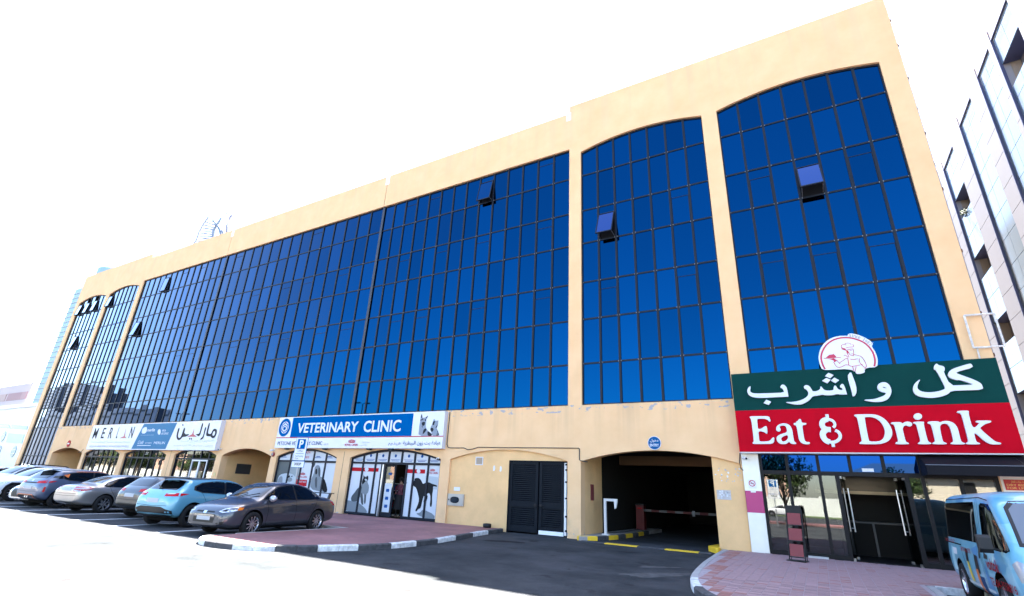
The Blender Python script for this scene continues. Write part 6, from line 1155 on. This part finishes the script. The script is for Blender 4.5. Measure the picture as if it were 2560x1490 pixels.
MB().box(p0[0], p1[0], YW + 2, YW + 2.3, zr + 1.2, p1[1] + 1.0).build('panel', M('billboard_pale', (.36, .30, .31), .6), BBD)
for (a, b), m_ in (((60, 150), M('billboard_red', (.20, .085, .10), .5)), ((-40, 50), M('billboard_pink', (.27, .17, .16), .5)), ((150, 185), M('billboard_rose', (.24, .12, .13), .5))):
    xa, xb = zb_.f(a, 940, YW + 2)[0], zb_.f(b, 940, YW + 2)[0]; MB().box(xa, xb, YW + 1.93, YW + 1.99, zr + 2.0, p1[1] - .4).build('picture', m_, BBD)
for k in range(7): x = p0[0] + 2 + k * (p1[0] - p0[0] - 4) / 6; MB().box(x - .12, x + .12, YW + 2.31, YW + 2.6, zr + .4, p1[1]).build('post', M('grey_steel', (.3, .3, .32), .5), BBD)
# ------------------------------------------------------------------ far towers, pale in the light
def tower(name, x0, x1, y0, y1, h, lab, m1, m2, floors, n, extra=None):
    t = empty(name, (x0, y0, 0), label=lab, cat='tower'); w_, d_ = x1 - x0, y1 - y0; MB().box(0, w_, 0, d_, 0, h).build('shaft', m1, t); fh = h / floors
    bands = MB()
    for k in range(1, floors):
        MB().box(-.4, w_ + .4, -.5, d_ + .4, k * fh - .5, k * fh + .3).build('floor_band', m2, t)
    return t
PW = M('far_white', (.42, .45, .49), .6); PG = M('far_glass', (.26, .38, .42), .5)
tw = tower('residential_tower', -578, -548, 150, 185, 158, 'tall pale tower with white balcony bands beyond the left end of the building', PG, PW, 34, 6); MB().box(6, 30, 6, 30, 158, 174).build('crown', PG, tw); MB().lathe([(13, 174), (13, 180), (0.001, 181)], 'z', 24, c=(18, 18, 0)).build('drum', PG, tw)
tw2 = tower('glass_tower', -600, -582, 160, 190, 150, 'narrow pale glass tower beside the banded tower', M('far_aqua', (.30, .42, .46), .5), PG, 30, 6)
# leaf shaped lattice crown of a tower showing over the roof
ct_ = empty('leaf_crown_tower', (-214, 80, 0), label='tower with two pale leaf shaped lattice fins showing over the roof', cat='tower'); LAV = M('lattice_lilac', (.24, .24, .30), .8, spec=.1)
MB().box(-13, 13, 0, 24, 0, 94).build('shaft', PW, ct_)
zl_ = Zm(420, 380, 1060, 2471)
def leafedge(pts): return [Vector((*zl_.f(x, y, 80),)) for x, y in pts]
def lattice(outer, inner, nm):
    mb = MB(); a, b = leafedge(outer), leafedge(inner)
    A = [(p.x + 214, 0, p.y) for p in a]; B = [(p.x + 214, 2.5, p.y) for p in b]
    mb.tube(A, .36, 6); mb.tube(B, .5, 6)
    n = 11
    def at(P, f): k = min(int(f * (len(P) - 1)), len(P) - 2); g_ = f * (len(P) - 1) - k; return tuple(Vector(P[k]).lerp(Vector(P[k + 1]), g_))
    for k in range(n): mb.tube([at(A, k / n), at(B, k / n)], .24, 4); mb.tube([at(A, k / n), at(B, (k + 1) / n)], .16, 4)
    mb.build(nm, LAV, ct_)
lattice([(240, 900), (275, 850), (300, 775), (340, 700), (395, 620)], [(420, 860), (415, 810), (412, 760), (408, 700), (400, 625)], 'lattice_fin'); lattice([(575, 820), (577, 760), (578, 700), (575, 640), (570, 580)], [(505, 820), (512, 750), (515, 690), (530, 635), (568, 580)], 'lattice_fin')
mb = MB(); mb.tube([(p.x + 214, 1, p.y) for p in leafedge([(410, 640), (450, 690), (485, 740), (505, 820)])], [.3, .6, .8, .9], 8); mb.tube([(p.x + 214, 1, p.y) for p in leafedge([(495, 620), (462, 680), (425, 740), (415, 850)])], [.3, .6, .8, .9], 8); mb.build('crossing_rib', M('rib_pale', (.14, .17, .22), .6), ct_)
# ------------------------------------------------------------------ across the street: what the shop windows mirror
tag(MB().slab([(-420, -33.5), (160, -33.5), (160, -30), (-420, -30)], -.02, .12).build('far_pavement', REDPAVE), kind='structure')
tag(MB().slab([(-420, -69.8), (160, -69.8), (160, -60), (-420, -60)], -.02, .06).build('verge', M('verge_green', (.07, .10, .035), .9, noise=.4, nscale=.6)), kind='structure')
for k in range(30): MB().slab([(-260 + k * 12, -45.1), (-257 + k * 12, -45.1), (-257 + k * 12, -44.9), (-260 + k * 12, -44.9)], .001, .005).build('lane_line', LINEPAINT, g)
BW = empty('boundary_wall', (-130, -70, 0), label='long white boundary wall across the street, mirrored in the shop glass', cat='wall'); WALLW = M('wall_white', (.60, .60, .58), .8, noise=.06, nscale=.5)
for k in range(-29, 29): MB().box(k * 10 + .15, k * 10 + 9.85, -.12, .12, 0, 2.5).build('panel', WALLW, BW); MB().box(k * 10 - .15, k * 10 + .15, -.2, .2, 0, 2.75).build('pier', WALLW, BW)
VC = [M('villa_pink', (.55, .36, .27), .8, noise=.05), M('villa_cream', (.60, .52, .40), .8, noise=.05), M('villa_white', (.62, .60, .57), .8, noise=.05)]; ROOFT = M('roof_tile', (.30, .12, .07), .8)
VN = ['pink villa with flat roof behind the boundary wall', 'cream villa with tiled roof behind the boundary wall', 'white villa with tiled roof behind the boundary wall']
for k, (x, y, wd, dp, h) in enumerate(((-12, -92, 16, 12, 7.5), (14, -96, 20, 12, 6.5), (-48, -95, 18, 12, 8), (-90, -92, 16, 12, 7), (-128, -94, 22, 12, 8), (-170, -92, 18, 12, 7.5), (-215, -96, 22, 12, 8), (-262, -94, 20, 12, 7))):
    t = empty('villa', (x, y, 0), label=VN[k % 3], cat='house', group='villas behind the boundary wall'); MB().box(-wd / 2, wd / 2, -dp / 2, dp / 2, 0, h).build('wall', VC[k % 3], t)
    if k % 3: mb = MB(); mb.v = [(-wd / 2 - .6, -dp / 2 - .6, h), (wd / 2 + .6, -dp / 2 - .6, h), (wd / 2 + .6, dp / 2 + .6, h), (-wd / 2 - .6, dp / 2 + .6, h), (-wd / 4, 0, h + 2.6), (wd / 4, 0, h + 2.6)]; mb.f = [(0, 1, 5, 4), (1, 2, 5), (2, 3, 4, 5), (3, 0, 4), (3, 2, 1, 0)]; mb.m = [0] * 5; mb.build('roof', ROOFT, t)
    else: MB().box(-wd / 2 - .3, wd / 2 + .3, -dp / 2 - .3, dp / 2 + .3, h, h + .5).build('roof', VC[k % 3], t)
    for q in range(3):
        for z in (1.2, 4.4): MB().box(-wd / 2 + (q + .5) * wd / 3 - .8, -wd / 2 + (q + .5) * wd / 3 + .8, dp / 2, dp / 2 + .05, z, z + 1.6).build('window', TRIM, t)
BARK = M('bark', (.10, .07, .05), .9, noise=.3, nscale=6); TREES = []
def make_tree(seed, h, cr):
    rnd = random.Random(seed); tr = MB(); tr.tube([(0, 0, 0), (.1, .05, h * .2), (.05, 0, h * .4), (.15, .1, h * .65)], [.28, .2, .16, .07], 8)
    cs = []
    for k in range(7):
        a = k * .9 + rnd.random(); d = cr * rnd.uniform(.45, .8); tip = (d * math.cos(a), d * math.sin(a), h * rnd.uniform(.5, .85)); tr.tube([(.05, 0, h * rnd.uniform(.22, .4)), (tip[0] * .5, tip[1] * .5, tip[2] * .72), tip], [.10, .07, .03], 6); cs.append(tip)
    cs.append((0, 0, h * .88)); cw = MB()
    for k, c in enumerate(cs):
        m_ = leafball(c, cr * rnd.uniform(.42, .62), 340, .20, seed * 31 + k, .75); n = len(cw.v); cw.v += m_.v; cw.f += [tuple(q + n for q in f) for f in m_.f]; cw.m += m_.m
    return tr.mesh('trunk', BARK), cw.mesh('crown', [LEAFM, LEAFD])
TM = [make_tree(1, 7.5, 3.6), make_tree(2, 6.2, 3.2), make_tree(3, 8.5, 3.4)]
TL = ['broad dark green street tree across the road', 'low bushy street tree across the road', 'tall narrow street tree across the road']
spots = [(-2.5, -29.0, 1), (8.5, -64, 1), (-18, -63, 1)] + [(-34 - k * 9.5 + (k * 37 % 5), -62 - (k * 13 % 5), k % 3) for k in range(22)]
for k, (x, y, v) in enumerate(spots):
    t = empty('street_tree', (x, y, .05), k * 1.7, label=TL[v] if k else 'dark green tree standing alone beside the far pavement', cat='tree', group='street trees across the road' if k else None); t.scale = (.62, .62, .95) if k == 0 else (1, 1, 1); link('trunk', TM[v][0], t); link('crown', TM[v][1], t)
psign('parking_sign', -2.75, -22.2, 'parking sign on a pole across from the restaurant, mirrored in its window', R(180), top=3.0)
vehicle(sedan(paint('pearl', (.6, .6, .61), .1, .3), 1.47), (-4.2, -57.5), 180, 'white sedan parked by the boundary wall across the street')
for x, wh in ((-43.3, 'clinic sign'), (-80.0, 'white and teal sign')):
    t = empty('street_lamp', (x, -21.2, 0), label='grey double headed street lamp mirrored in the glass above the ' + wh, cat='street lamp', group='street lamps along the road'); MB().tube([(0, 0, 0), (0, 0, 9.7)], [.10, .06], 8).build('pole', M('lamp_grey', (.12, .12, .13), .5, .5), t)
    for s in (-1, 1): MB().tube([(0, 0, 9.7), (s * .5, 0, 9.85)], .035, 6).build('arm', MATS['lamp_grey'], t); MB().box(s * .9 - .42, s * .9 + .42, -.16, .16, 9.82, 9.94).build('head', MATS['lamp_grey'], t)
DK = M('tower_dark', (.05, .055, .07), .4); DK2 = M('tower_band', (.12, .13, .15), .5)
for k, (x0, x1, h, lab) in enumerate(((-1050, -965, 116, 'dark banded tower mirrored in the far left glass'), (-920, -838, 106, 'second dark banded tower, mirrored beside the tall one'))):
    t = empty('far_tower', (x0, -330, 0), label=lab, cat='tower'); MB().box(0, x1 - x0, 0, 30, 0, h).box(12, x1 - x0 - 14, 4, 26, h, h + 9).build('shaft', DK, t)
    for q in range(1, 26): MB().box(-.5, x1 - x0 + .5, 30, 30.8, q * h / 26 - .7, q * h / 26 + .4).build('floor_band', DK2, t)
tag(MB().box(-1010, -640, -290, -280, 0, 72).box(-1000, -650, -279.9, -279, 66, 70).build('far_hall', DK), 'long dark hall roof mirrored below the towers', 'hall')
# ------------------------------------------------------------------ woman in the clinic doorway
def person(loc, head, label):
    J = [(0, 0, .95), (0, 0, 1.12), (0, 0, 1.32), (0, 0, 1.46), (0, .01, 1.54), (0, .02, 1.62), (0, .02, 1.70), (.16, 0, 1.40), (.23, .03, 1.16), (.16, .16, 1.02), (.10, .20, 1.05), (-.16, 0, 1.40), (-.24, 0, 1.15), (-.24, .06, .92), (-.23, .08, .84), (.09, 0, .90), (.10, .02, .50), (.10, 0, .08), (.10, .14, .04), (-.09, 0, .90), (-.10, -.02, .50), (-.10, -.04, .08), (-.10, .10, .04)]
    E_ = [(0, 1), (1, 2), (2, 3), (3, 4), (4, 5), (5, 6), (2, 7), (7, 8), (8, 9), (9, 10), (2, 11), (11, 12), (12, 13), (13, 14), (0, 15), (15, 16), (16, 17), (17, 18), (0, 19), (19, 20), (20, 21), (21, 22)]
    rad = [.15, .13, .15, .07, .075, .10, .08, .06, .045, .035, .03, .06, .045, .035, .03, .11, .08, .05, .04, .11, .08, .05, .04]
    me = bpy.data.meshes.new('person'); me.from_pydata(J, E_, []); o = bpy.data.objects.new('tmp', me); COL.objects.link(o); o.modifiers.new('k', 'SKIN'); o.modifiers.new('s', 'SUBSURF').levels = 2
    for i, v in enumerate(me.skin_vertices[0].data): v.radius = (rad[i], rad[i] * .85); v.use_root = (i == 0)
    dg = bpy.context.evaluated_depsgraph_get(); dg.update(); m2 = bpy.data.meshes.new_from_object(o.evaluated_get(dg)); bpy.data.objects.remove(o)
    SK = M('skin', (.35, .2, .14), .6); FL = M('floral_cloth', (.12, .03, .05), .8, noise=.9, nscale=14); DKC = M('dark_cloth', (.01, .01, .012), .9); m2.materials.clear()
    for m_ in (FL, DKC, SK): m2.materials.append(m_)
    for p in m2.polygons: z = p.center.z; x = abs(p.center.x); p.material_index = 2 if z > 1.47 or (x > .14 and z < 1.1 and z > .8 and p.center.y > .05) or z < .06 else (0 if z > .95 else 1); p.use_smooth = True
    t = link('person', m2); t.location = loc; t.rotation_euler = (0, 0, head); tag(t, label, 'person')
    hb = leafball((0, -.0, 1.66), .125, 500, .05, 9, 1.1).build('hair', [DKC, DKC], t)
    MB().lathe([(.30, .35), (.24, .7), (.19, .98), (.16, 1.0)], 'z', 18, caps=False).build('skirt', DKC, t, True); return t
person((-17.62, .8, .13), R(200), 'person in floral top and dark skirt standing in the clinic doorway')
